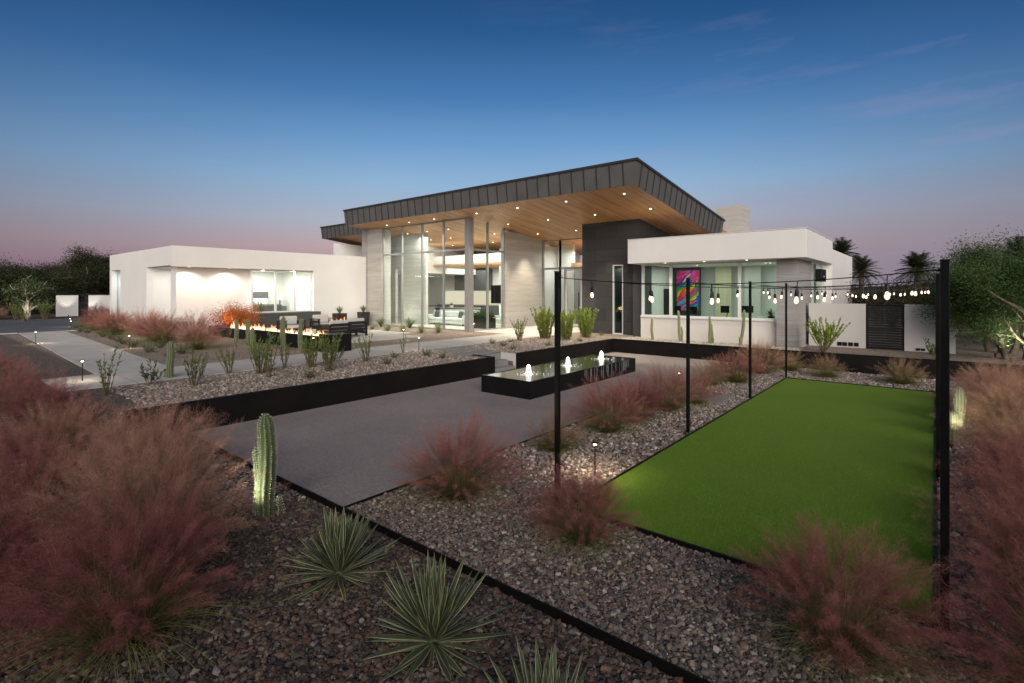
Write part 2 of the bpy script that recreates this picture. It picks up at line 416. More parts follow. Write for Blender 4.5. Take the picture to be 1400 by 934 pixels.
        return o
def tag(o, label=None, cat=None, group=None, kind=None):
    if label: o['label'] = label
    if cat: o['category'] = cat
    if group: o['group'] = group
    if kind: o['kind'] = kind
    return o
def empty(name, loc, label=None, cat=None, group=None):
    o = bpy.data.objects.new(name, None); col.objects.link(o); o.location = loc; o.empty_display_size = .2
    return tag(o, label, cat, group)
KIDS = {}
def copy_tree(o, loc=None, rz=None, scale=None, label=None, parent=None):
    c = o.copy(); col.objects.link(c)
    if parent is not None: c.parent = parent
    for ch in [x for x in ALLOBJ() if x.parent == o]:
        copy_tree(ch, parent=c)
    if loc is not None: c.location = loc
    if rz is not None: c.rotation_euler = (0, 0, rz)
    if scale is not None: c.scale = scale if isinstance(scale, (tuple, list)) else (scale,)*3
    if label: c['label'] = label
    return c
def ALLOBJ(): return list(col.objects)
def struct(o): return tag(o, kind='structure')

# ---------------------------------------------------------------- lights
def spot(loc, target, energy, size=70, blend=.6, color=(1, .87, .7), radius=.04, parent=None):
    l = bpy.data.lights.new('spot_light', 'SPOT'); l.energy = energy; l.spot_size = R(size); l.spot_blend = blend
    l.color = color; l.shadow_soft_size = radius
    o = bpy.data.objects.new('spot_light', l); col.objects.link(o); o.location = loc
    d = Vector(target)-Vector(loc); o.rotation_euler = d.to_track_quat('-Z', 'Y').to_euler(); return o
def area(loc, target, energy, sx, sy, color=(1, .95, .87)):
    l = bpy.data.lights.new('ceiling_and_fill_light', 'AREA'); l.shape = 'RECTANGLE'; l.size = sx; l.size_y = sy; l.energy = energy; l.color = color  # serves ceiling lamps and the added fill aimed up from the floor
    o = bpy.data.objects.new('ceiling_and_fill_light', l); col.objects.link(o); o.location = loc
    d = Vector(target)-Vector(loc); o.rotation_euler = d.to_track_quat('-Z', 'Y').to_euler(); return o
def point(loc, energy, color=(1, .8, .55), r=.05):
    l = bpy.data.lights.new('lamp_light', 'POINT'); l.energy = energy; l.color = color; l.shadow_soft_size = r
    o = bpy.data.objects.new('lamp_light', l); col.objects.link(o); o.location = loc; return o

# ================================================================ TERRAIN
ZT = .55      # level of the upper terrace
def sm(t):
    t = max(0., min(1., t)); return t*t*(3-2*t)
def hgt(x, y):
    z = 0.
    if x < -11.02 and y > 2.0:
        z = ZT if y > 2.95 else ZT*sm((y-2.0)/.95)
    if y <= 2.95 and x < -11.0: z = max(z, ZT*sm((-x-11.0)/2.6)*sm((y+14)/12))
    if y > 20.36: z = ZT
    if -11.93 < x < -10.9 and 12.46 < y < 13.44: z = -.02
    r = math.hypot(x, y)
    if r > 70: z -= 0.0
    return z
def axis(a): return sorted(set(round(v, 3) for v in a))
gx = axis([-600, -400, -250, -160, -110, -85, -70]+list(np.arange(-60, -16, 2.))+list(np.arange(-16, -11.2, .4))+[-11.94, -11.92, -11.2, -11.04, -11.01, -10.6, -9, -7, -5.65, -3.5, -1.5, 0, 1, 2, 3, 5, 8, 12, 18, 30, 60, 120, 300, 600])
gyv = axis([-60, -20, -10, -5, -2, 0, 1, 1.5]+list(np.arange(2.0, 3.0, .19))+[2.95, 3.5, 5, 7, 9, 11, 12.45, 12.47, 13.43, 13.45, 15, 17.5, 19, 20.35, 20.37, 22, 24, 26, 28, 32, 40, 50, 70, 100, 160, 300, 600])
V = [(x, y, hgt(x, y)) for y in gyv for x in gx]; nx = len(gx)
F = [(j*nx+i, j*nx+i+1, (j+1)*nx+i+1, (j+1)*nx+i) for j in range(len(gyv)-1) for i in range(nx-1)]
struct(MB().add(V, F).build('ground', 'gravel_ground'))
def sheet(name, poly, z, m, thick=0):
    # poly counter-clockwise, quads/tri fan
    mb = MB(); n = len(poly)
    V = [(x, y, z) for x, y in poly]
    F = [(0, i, i+1) for i in range(1, n-1)]
    mb.add(V, F)
    if thick:
        V2 = V+[(x, y, z-thick) for x, y in poly]
        mb.add(V2, [(i, i+n, (i+1) % n+n, (i+1) % n) for i in range(n)])
    return struct(mb.build(name, m))
sheet('gravel_court', [(-10.95, 3.5), (-5.65, 3.5), (-5.65, 20.3), (-10.95, 20.3)], .012, 'decomposed_granite')
sheet('turf_lawn', [(-3.5, 5.35), (0, 5.35), (0, 17.5), (-3.5, 17.5)], .03, 'turf', .03)
sheet('path', [(-16.598, 2.3), (-14.3, 2.3), (-14.3, 5.0), (-16.598, 5.0)], ZT+.02, 'path_concrete', .05)
sheet('path', [(-36, 4.15), (-16.602, 3.35), (-16.602, 5.0), (-36, 5.95)], ZT+.02, 'path_concrete', .05)
sheet('path', [(-16.6, 5.004), (-14.3, 5.004), (-14.3, 23.4), (-16.6, 23.4)], ZT+.018, 'path_concrete', .05)
sheet('entry_floor', [(-18.86, 23.404), (-14.22, 23.404), (-14.22, 25.85), (-18.86, 25.85)], ZT+.02, 'path_concrete', .05)
sheet('patio_floor', [(-27.9, 10.6), (-18.6, 10.6), (-18.6, 16.0), (-20.6, 16.0), (-20.6, 16.9), (-27.9, 16.9)], ZT+.022, 'path_concrete', .05)
sheet('road', [(-52, -30), (-36.02, -30), (-36.02, 8.5), (-52, 12)], ZT+.012, 'asphalt', .02)
mb = MB()
mb.box(-36.02, -35.8, -30, 4.1, ZT-.02, ZT+.03); mb.box(-36.02, -35.8, 6.0, 8.4, ZT-.02, ZT+.03)
struct(mb.build('kerb', 'path_concrete'))
# hills on the horizon
rng = np.random.default_rng(4)
mb = MB(); xs = np.linspace(-420, 520, 90); hh = 5+6*np.abs(np.sin(xs*.013+1))+3.5*np.sin(xs*.041)+1.5*np.sin(xs*.13)
hh = np.where(xs < -260, hh*.4, hh)
V = [(x, 420+.1*x, 0) for x in xs]+[(x, 440, max(2, h)) for x, h in zip(xs, hh)]+[(x, 520, 0) for x in xs]
n = len(xs); F = [(i, i+1, n+i+1, n+i) for i in range(n-1)]+[(n+i, n+i+1, 2*n+i+1, 2*n+i) for i in range(n-1)]
simple('hill_scrub', (.06, .05, .045), .95, 0, .4, .05, 0)
struct(mb.add(V, F).build('hills', 'hill_scrub', smooth=True))

# edging, court walls
t = MB(); t.box(-10.95, -5.9, 3.485, 3.5, -.03, .085); t.box(-5.9, 7.5, 3.485, 3.5, -.03, .08)
tag(t.build('steel_edging', 'black_steel'), 'long black steel edging strip crossing the gravel in front of the yuccas', 'edging')
t = MB(); t.box(-3.525, -3.5, 5.325, 17.525, -.03, .05); t.box(0, .025, 5.325, 17.525, -.03, .05)
t.box(-3.5, 0, 5.325, 5.35, -.03, .05); t.box(-3.5, 0, 17.5, 17.525, -.03, .05)
tag(t.build('lawn_edging', 'black_steel'), 'thin black metal edging framing the green turf lawn', 'edging')
t = MB(); t.box(-5.655, -5.64, 3.502, 20.28, -.03, .03)
tag(t.build('court_edging', 'black_steel'), 'low edging between the raked court and the gravel strip of pink grasses', 'edging')
e = empty('retaining_wall', (-11, 8, 0), 'long low dark steel retaining wall left of the steps', 'retaining wall')
MB().box(-11.05, -10.95, 2.6, 12.42, -.1, ZT+.035).build('wall_panel', 'wall_steel', e)
MB().box(-11.9, -11.052, 12.36, 12.42, -.1, ZT+.035).build('return_panel', 'wall_steel', e)
e = empty('retaining_wall', (-11, 17, 0), 'dark steel retaining wall between the steps and the court corner', 'retaining wall')
MB().box(-11.05, -10.95, 13.5, 20.3, -.1, ZT+.04).build('wall_panel', 'wall_steel', e)
e = empty('retaining_wall', (-4, 20.35, 0), 'dark retaining wall across the far end of the court and lawn', 'retaining wall')
MB().box(-11.05, 5.5, 20.302, 20.38, -.1, ZT+.042).build('wall_panel', 'wall_steel', e)
MB().box(-10.948, 5.5, 20.28, 20.40, ZT+.043, ZT+.05).build('cap', 'black_steel', e)
# steps
e = empty('garden_steps', (-11.3, 13, 0), 'grey stone steps rising through the gap in the dark retaining wall', 'steps')
for i in range(3):
    MB().box(-11.93+.001*i, -10.93-.32*i, 12.425, 13.44, -.05+.18*i, .18*(i+1)+.003).build('step', 'slab_grey', e, bevel=.01)
MB().box(-11.6, -10.96, 13.442, 13.499, -.05, ZT+.03).build('cheek_wall', 'stucco_grey', e)
slabs = [(-12.55, 12.9, 1.0), (-13.15, 13.1, 0), (-13.75, 13.25, 0)]
for k, (x0, x1) in enumerate([(-12.65, -11.97), (-13.38, -12.75), (-14.16, -13.5)]):
    o = MB().box(x0, x1, 12.1+.15*k, 13.65+.12*k, ZT-.05, ZT+.03).build('paving_slab', 'slab_grey', bevel=.012)
    tag(o, ['grey paving slab right at the top of the steps', 'middle grey paving slab between steps and path', 'grey paving slab next to the concrete path'][k], 'paving slab', 'grey slabs leading to the steps')
rg = np.random.default_rng(77); q = []
for y0, y1, dn in ((5.36, 7, 9000), (7, 9.5, 4500), (9.5, 13, 1800)): 
    n = int(3.48*(y1-y0)*dn); q.append(np.stack([rg.uniform(-3.49, -.01, n), rg.uniform(y0, y1, n), np.full(n, .03)], 1))
q = np.vstack(q); n = len(q); d = rg.normal(0, .35, (n, 3)); d[:, 2] = 1; d[:, 1] += .25; a = rg.uniform(0, 6.28, n); sd = np.stack([np.cos(a), np.sin(a), np.zeros(n)], 1)*.0014
V = np.stack([q-sd, q+sd, q+d*rg.uniform(.012, .024, n)[:, None]], 1).reshape(-1, 3); c = np.array([.235, .41, .048])*rg.uniform(.5, 1.35, (n, 1))
o = MB().add(V, np.arange(n*3).reshape(n, 3), np.repeat(c, 3, axis=0)).build('turf_blades', 'grassy'); tag(o, 'short green blades of the turf lawn', 'grass', kind='stuff')
o = MB().box(-4.95, -3.95, 12.6, 13.6, -.03, .035).build('stepping_stone', 'slab_grey', bevel=.012)
tag(o, 'grey stepping stone in gravel beside the turf lawn', 'stepping stone')

# ================================================================ FOUNTAIN
e = empty('fountain', (-8.5, 13, 0), 'long black rectangular fountain basin with three glowing bubbling jets', 'fountain')
fx0, fx1, fy0, fy1, fz = -9.35, -7.72, 10.05, 15.85, .46
b = MB(); b.box(fx0, fx1, fy0, fy1, 0, fz-.03)
b.box(fx0, fx0+.05, fy0, fy1, fz-.03, fz); b.box(fx0+.051, fx1, fy0, fy0+.05, fz-.03, fz); b.box(fx0+.051, fx1, fy1-.05, fy1, fz-.03, fz); b.box(fx1-.05, fx1, fy0+.051, fy1-.051, fz-.03, fz-.004)
b.build('basin', 'black_steel', e)
wv = MB(); nxw, nyw = 24, 80; jets = [(-8.45, 10.95), (-8.5, 12.95), (-8.5, 14.95)]
xs = np.linspace(fx0+.051, fx1-.051, nxw); ys = np.linspace(fy0+.051, fy1-.051, nyw)
V = []
for y in ys:
    for x in xs:
        z = fz-.008
        for jx, jy in jets:
            r_ = math.hypot(x-jx, y-jy); z += .006*math.cos(r_*34)*math.exp(-r_*2.8)
        V.append((x, y, z))
F = [(j*nxw+i, j*nxw+i+1, (j+1)*nxw+i+1, (j+1)*nxw+i) for j in range(nyw-1) for i in range(nxw-1)]
wv.add(V, F).build('water_surface', 'water_black', e, smooth=True)
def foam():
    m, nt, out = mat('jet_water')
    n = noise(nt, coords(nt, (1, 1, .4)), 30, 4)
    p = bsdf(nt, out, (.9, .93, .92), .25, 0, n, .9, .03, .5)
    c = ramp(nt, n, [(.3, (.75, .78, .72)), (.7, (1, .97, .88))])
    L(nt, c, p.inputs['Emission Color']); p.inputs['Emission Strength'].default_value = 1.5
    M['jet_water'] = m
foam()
for jx, jy in jets:
    b = MB(); prof = [(.10, fz-.01), (.085, fz+.02), (.07, fz+.08), (.066, fz+.15), (.052, fz+.21), (.03, fz+.245), (.0, fz+.258)]
    th = np.arange(14)*2*math.pi/14; V = []
    for k, (r_, z) in enumerate(prof):
        for j, tt in enumerate(th):
            rr = r_*(1+.13*math.sin(5*tt+k*1.3)+.06*rng.normal()); V.append((jx+rr*math.cos(tt), jy+rr*math.sin(tt), z+.006*rng.normal()))
    F = [(i*14+j, i*14+(j+1) % 14, (i+1)*14+(j+1) % 14, (i+1)*14+j) for i in range(len(prof)-1) for j in range(14)]
    b.add(V, F); b.build('water_jet', 'jet_water', e, smooth=True)
    b = MB()
    for k in range(46):
        a = rng.uniform(0, 6.28); r_ = .1+.2*abs(rng.normal()); q = rng.uniform(.006, .016)
        x, y, z = jx+r_*math.cos(a), jy+r_*math.sin(a), fz+rng.uniform(0, .015)
        b.add([(x-q, y, z), (x+q, y, z), (x, y-q, z), (x, y+q, z), (x, y, z+q)], [(0, 2, 4), (2, 1, 4), (1, 3, 4), (3, 0, 4)])
    b.build('splash', 'jet_water', e)
    point((jx, jy, fz+.34), 5, (1, .95, .85), .06)
b = MB()
for k in range(26):
    y = rng.uniform(12.6, 15.5); w = rng.uniform(.01, .035); z0 = .05+rng.uniform(0, .2)
    b.quad((fx1+.004, y, z0), (fx1+.004, y+w, z0), (fx1+.004, y+w*1.1, fz-.01), (fx1+.004, y-.002, fz-.01))
simple('falling_water', (.28, .30, .30), .25, 0, .3, 20, .3)
b.build('falling_water', 'falling_water', e)

# ================================================================ HOUSE
def soff(y): return 6.78-.12*(y-18)
H_ = empty('house', (-19, 23, ZT), 'large modern white and concrete house with a wide sloping metal-edged roof', 'house')
RXL, RXR, RF, RB = -28.2, -8.84, 18.0, 28.2
def roof(name, xl, xr, yf, yb, zf, th, seam, parent):
    sl = .12; f_ = lambda y, z0: z0-sl*(y-yf)
    rf = MB().hexa([(xl, yf+.02, zf+.01), (xr, yf+.02, zf+.01), (xr, yb, f_(yb, zf)+.01), (xl, yb, f_(yb, zf)+.01)],
                   [(xl-.0, yf-.05, zf+th-.02), (xr+.14, yf-.05, zf+th-.02), (xr+.14, yb+.1, f_(yb, zf)+th-.02), (xl, yb+.1, f_(yb, zf)+th-.02)]).build('roof', 'fascia_metal', parent)
    # front fascia canted outward towards the top
    a = MB().hexa([(xl-.02, yf-.02, zf-.03), (xr+.02, yf-.02, zf-.03), (xr+.02, yf+.01, zf-.03), (xl-.02, yf+.01, zf-.03)],
              [(xl-.06, yf-.12, zf+th), (xr+.17, yf-.12, zf+th), (xr+.17, yf-.09, zf+th), (xl-.06, yf-.09, zf+th)]).build('fascia', 'fascia_metal', rf)
    b_ = MB().hexa([(xr+.0, yf+.012, zf-.03), (xr+.03, yf+.012, zf-.03), (xr+.03, yb, f_(yb, zf)-.03), (xr, yb, f_(yb, zf)-.03)],
               [(xr+.145, yf-.088, zf+th), (xr+.175, yf-.088, zf+th), (xr+.175, yb+.1, f_(yb, zf)+th), (xr+.145, yb+.1, f_(yb, zf)+th)]).build('fascia', 'fascia_metal', rf)
    # standing seams
    s_ = MB(); x = xl+.25
    while x < xr-.05:
        s_.hexa([(x-.014, yf-.06, zf-.02), (x+.014, yf-.06, zf-.02), (x+.014, yf-.02, zf-.02), (x-.014, yf-.02, zf-.02)],
                [(x-.014, yf-.155, zf+th-.06), (x+.014, yf-.155, zf+th-.06), (x+.014, yf-.11, zf+th-.06), (x-.014, yf-.11, zf+th-.06)]); x += seam
    y = yf+.35
    while y < yb-.1:
        z = f_(y, zf)
        s_.hexa([(xr+.03, y-.014, z-.02), (xr+.07, y-.014, z-.02), (xr+.07, y+.014, z-.02), (xr+.03, y+.014, z-.02)],
                [(xr+.17, y-.014, z+th-.07), (xr+.21, y-.014, z+th-.07), (xr+.21, y+.014, z+th-.07), (xr+.17, y+.014, z+th-.07)]); y += seam
    s_.build('standing_seam', 'seam_metal', rf)
    c_ = MB(); c_.hexa([(xl-.08, yf-.17, zf+th-.07), (xr+.23, yf-.17, zf+th-.07), (xr+.23, yf-.08, zf+th-.07), (xl-.08, yf-.08, zf+th-.07)],
                       [(xl-.08, yf-.17, zf+th+.02), (xr+.23, yf-.17, zf+th+.02), (xr+.23, yf-.08, zf+th+.02), (xl-.08, yf-.08, zf+th+.02)])
    zb = f_(yb, zf)
    c_.hexa([(xr+.14, yf-.079, zf+th-.07), (xr+.23, yf-.079, zf+th-.07), (xr+.23, yb+.12, zb+th-.07), (xr+.14, yb+.12, zb+th-.07)],
            [(xr+.14, yf-.079, zf+th+.02), (xr+.23, yf-.079, zf+th+.02), (xr+.23, yb+.12, zb+th+.02), (xr+.14, yb+.12, zb+th+.02)])
    c_.build('coping', 'seam_metal', rf)
    so = MB().quad((xl, yf+.02, zf+.0), (xl, yb, f_(yb, zf)), (xr, yb, f_(yb, zf)), (xr, yf+.02, zf)).build('soffit', 'cedar', rf)
    return rf
rf = roof('roof', RXL, RXR, RF, RB, 6.78, .92, .585, H_)
# extra ceiling over the rear of the house
MB().hexa([(-36, 28.2, soff(28.2)-.002), (-8.9, 28.2, soff(28.2)-.002), (-8.9, 31, soff(31)), (-36, 31, soff(31))], [(-36, 28.2, soff(28.2)+.6), (-8.9, 28.2, soff(28.2)+.6), (-8.9, 31, soff(31)+.6), (-36, 31, soff(31)+.6)]).build('ceiling', 'cedar', rf)
rf2 = roof('roof', -37.8, -28.3, 22.0, 31, 6.9, .9, .585, H_)
def downlight(x, y, z, parent, tilt=.12, en=120, size=75, name='downlight', col_=(1, .85, .66), lit=True, r_=.045):
    b = MB(); th = np.arange(14)*2*math.pi/14
    V = [(x+q*math.cos(t_), y+q*math.sin(t_), z-.006-(0 if q > r_ else 0.002)-tilt*q*math.sin(t_)) for q in (r_, r_+.02) for t_ in th]
    b.add(V, [(j, (j+1) % 14, 14+(j+1) % 14, 14+j) for j in range(14)], mi=0)
    V = [(x+r_*math.cos(t_), y+r_*math.sin(t_), z-.010-tilt*r_*math.sin(t_)) for t_ in th]+[(x, y, z-.010)]
    b.add(V, [(j, (j+1) % 14, 14) for j in range(14)], mi=1)
    b.build(name, ['white_frame', 'downlight_glow'], parent)
    if lit: spot((x, y, z-.05), (x, y, z-3), en, size, .7, col_, .05)
for y in (19.0, 21.5, 24.1):
    for x in ((-25.42, -23.35, -21.2, -18, -15.33, -12.57, -9.75) if y < 20 else (-18, -15.33, -12.57, -9.75) if y < 23 else (-17.92, -15.28)):
        downlight(x, y, soff(y), rf, en=(420 if y < 20 else 700), col_=(1, .84, .64))
for x in (-26.2, -24.3, -22.4, -20.5):
    for y in (21.2, 23.2, 25.2): downlight(x, y, soff(y), rf, lit=False)
# --- great room
def wall(name, m, parent, *boxes, bevel=0, label=None):
    b = MB()
    for q in boxes: b.box(*q)
    o = b.build(name, m, parent, bevel=bevel)
    if label: o['label'] = label
    return o
wall('corner_wall', 'board_concrete', H_, (-27.98, -26.5, 19.42, 20.1, 0, soff(20.1)+.1))
wall('wall_edge', 'grey_travertine', H_, (-28.42, -27.982, 19.3, 20.2, 0, soff(20.2)+.1))
wall('side_wall', 'board_concrete', H_, (-19.3, -18.9, 22.4, 26.1, 0, soff(26.1)+.3))
wall('column', 'frame_metal', H_, (-19.30, -18.96, 19.44, 19.78, ZT-.1, soff(19.8)+.1))
gm = wall('glass_wall', 'frame_metal', H_)if False else None
b = MB(); zt1 = 4.93
for x in (-26.46, -24.67, -22.85, -21.03): b.box(x-.045, x+.045, 19.5, 19.62, ZT, soff(19.62)+.05)
b.box(-26.5, -19.3, 19.505, 19.6, ZT-.02, ZT+.07); b.box(-26.5, -19.3, 19.508, 19.6, zt1-.05, zt1+.05); b.box(-26.5, -19.3, 19.508, 19.6, soff(19.5)-.07, soff(19.5)+.03)
w = b.build('window', 'frame_metal', H_)
MB().box(-26.5, -19.3, 19.55, 19.556, ZT, soff(19.5)).build('pane', 'green_glass', w)
b = MB()
for y in (20.98, 22.36): b.box(-19.12, -19.0, y-.045, y+.045, ZT, soff(y)+.05)
b.box(-19.1, -19.005, 19.78, 22.4, ZT-.02, ZT+.07); b.box(-19.1, -19.008, 19.78, 22.4, zt1-.05, zt1+.05)
w = b.build('window', 'frame_metal', H_)
MB().box(-19.056, -19.05, 19.78, 22.4, ZT, soff(22.4)+.2).build('pane', 'green_glass', w)
wall('floor', 'interior_floor', H_, (-36, -14.3, 19.66, 31, ZT-.1, ZT+.012))
wall('interior_wall', 'board_concrete', H_, (-28.4, -27.95, 21.6, 21.8, ZT, 6.4), (-27.3, -24.9, 21.6, 21.8, ZT, 6.4), (-27.95, -27.3, 21.6, 21.8, 4.2, 6.4))
wall('interior_wall', 'plaster', H_, (-36, -19.3, 30.6, 30.8, ZT, 5.4), (-36.2, -36, 22, 30.8, ZT, 6.4), (-23.6, -19.3, 27.2, 27.3, ZT, 5.8), (-19.29, -19.1, 26.1, 30.6, ZT, 5.6))
wall('bulkhead', 'plaster', H_, (-36, -21.4, 25.3, 30.6, 4.62, 5.2))
MB().box(-36, -21.35, 25.25, 30.6, 4.5, 4.618).build('bulkhead_soffit', 'cedar', H_)
# kitchen
k0, _ = gyz(619, 400, 29.6); k1, _ = gyz(662, 400, 29.6)
e = empty('kitchen_cabinets', (-29, 30, ZT), 'dark grey kitchen wall cabinets over a lit pale backsplash', 'kitchen cabinets')
MB().box(k0, k1, 29.8, 30.59, 2.75, 4.4).build('wall_cabinet', 'cabinet_grey', e, bevel=.01)
MB().box(k0-2, k1+2.2, 30.3, 30.59, 1.6, 2.7).build('backsplash', 'backsplash_glow', e)  # lit look of the backsplash put in as its own glow
MB().box(k0-2, k1+2.2, 29.7, 30.29, ZT+.02, 1.55).build('base_cabinet', 'cabinet_grey', e, bevel=.01)
e = empty('kitchen_island', (-28, 27.5, ZT), 'pale kitchen island behind the living room sofa', 'kitchen island')
MB().box(-31, -26.2, 27.0, 28.1, ZT+.02, 1.5).build('base', 'white_lacquer', e, bevel=.01)
MB().box(-31.1, -26.1, 26.9, 28.2, 1.502, 1.56).build('countertop', 'dark_frame', e)
# sofa and table in the living room
def sofa(loc, length, label, m='sofa_fabric'):
    x, y = loc; e = empty('sofa', (x, y, ZT+.015), label, 'sofa'); z = ZT+.015
    MB().box(x-length/2, x+length/2, y-.45, y+.45, z+.12, z+.28).build('base', m, e, bevel=.03)
    n = 3; w_ = (length-.3)/n
    for i in range(n):
        x0 = x-length/2+.15+i*w_
        MB().box(x0+.01, x0+w_-.01, y-.46, y+.25, z+.285, z+.46).build('seat_cushion', m, e, bevel=.05)
        MB().box(x0+.01, x0+w_-.01, y+.2, y+.40, z+.47, z+.86).build('back_cushion', m, e, bevel=.06)
    for sx in (-1, 1): MB().box(x+sx*(length/2-.14), x+sx*length/2, y-.45, y+.45, z+.285, z+.62).build('armrest', m, e, bevel=.03)
    for sx in (-1, 1):
        for sy in (-1, 1): MB().box(x+sx*(length/2-.1)-.03, x+sx*(length/2-.1)+.03, y+sy*.38-.03, y+sy*.38+.03, z, z+.12).build('leg', 'dark_frame', e)
    return e
sofa((-23.9, 22.6), 3.6, 'pale green grey sofa behind the tall living room glass')
sofa((-20.35, 24.2), 1.5, 'short pale sofa near the glass corner of the living room')
def pillow(x, y, z, m, label, s=.42):
    b = MB(); V = []; n = 9
    for k in (0, 1):
        for j in range(n):
            for i in range(n):
                u, v = i/(n-1)*2-1, j/(n-1)*2-1; th_ = .075*(1-u*u)**.6*(1-v*v)**.6
                V.append((x+u*s/2*(1-.06*v*v), y+(th_ if k else -th_)+v*.05, z+s/2+v*s/2*(1-.06*u*u)))
    F = [(k*n*n+j*n+i, k*n*n+j*n+i+1, k*n*n+(j+1)*n+i+1, k*n*n+(j+1)*n+i) for k in (0, 1) for j in range(n-1) for i in range(n-1)]
    o = b.add(V, F).build('cushion', m, smooth=True); return tag(o, label, 'cushion', 'cushions on the living room sofa')
pillow(-24.95, 22.6, ZT+.47, 'pillow_dark', 'dark square cushion at the left end of the living room sofa')
pillow(-22.75, 22.6, ZT+.47, 'pillow_dark', 'dark square cushion toward the right end of the living room sofa')
pillow(-24.4, 22.62, ZT+.47, 'white_lacquer', 'white cushion beside the left dark cushion on the sofa')
pillow(-22.2, 22.62, ZT+.47, 'white_lacquer', 'white cushion right of the dark cushions on the sofa')
e = empty('console_table', (-24, 23.5, ZT), 'long thin dark console table behind the living room sofa', 'console table')
MB().box(-26.0, -21.7, 23.3, 23.75, 1.53, 1.58).build('table_top', 'dark_frame', e)
for x in (-25.9, -21.8):
    MB().box(x-.03, x+.03, 23.35, 23.7, ZT+.012, 1.528).build('leg', 'dark_frame', e)

# ---------------------------------------------------------------- plant generators
def rv(n, rg): 
    v = rg.normal(size=(n, 3)); return v/np.linalg.norm(v, axis=1)[:, None]
def curves(n, rg, base_r, Lr, tilt, grav, segs=5, pw=1.0, cx=0, cy=0):
    a = rg.uniform(0, 2*math.pi, n); t_ = R(1)*(tilt[0]+(tilt[1]-tilt[0])*rg.uniform(0, 1, n)**pw)
    Ln = rg.uniform(*Lr, n); br = base_r*np.sqrt(rg.uniform(0, 1, n))
    b0 = np.stack([cx+br*np.cos(a+rg.normal(0, .6, n)), cy+br*np.sin(a+rg.normal(0, .6, n)), np.zeros(n)], 1)
    d = np.stack([np.sin(t_)*np.cos(a), np.sin(t_)*np.sin(a), np.cos(t_)], 1)
    s = np.linspace(0, 1, segs+1)
    side = np.stack([-np.sin(a), np.cos(a), np.zeros(n)], 1)
    sway = rg.normal(0, .08, n)
    P = b0[:, None]+d[:, None]*(Ln[:, None]*s[None])[:, :, None]
    P[:, :, 2] -= (grav*Ln*(.4+np.sin(t_)))[:, None]*s[None]**2
    P += side[:, None]*(sway*Ln)[:, None, None]*(s**2)[None, :, None]
    return P, side, s, a, Ln
def ribbons(mb, P, side, width, colr, taper=1.0, rg=None, mi=0, endw=.08):
    n, k, _ = P.shape; s = np.linspace(0, 1, k)
    w = width*(endw+(1-endw)*(1-s**taper)) if not callable(width) else width(s)
    if rg is not None:
        side = side+rv(n, rg)*.8; side /= np.linalg.norm(side, axis=1)[:, None]
    A = P+side[:, None]*w[None, :, None]*.5; B = P-side[:, None]*w[None, :, None]*.5
    V = np.stack([A, B], 2).reshape(-1, 3)
    base = (np.arange(n)*k*2)[:, None]+(np.arange(k-1)*2)[None]
    F = np.stack([base, base+1, base+3, base+2], -1).reshape(-1, 4)
    C = np.repeat(np.clip(colr, 0, 1).reshape(n, -1, 3), 1, axis=1)
    if C.shape[1] == 1: C = np.repeat(C, k, axis=1)
    C = np.repeat(C, 2, axis=1).reshape(-1, 3)
    mb.add(V, F, C, mi)
def lerpc(a, b, t_): return np.asarray(a)[None]*(1-t_[:, None])+np.asarray(b)[None]*t_[:, None]
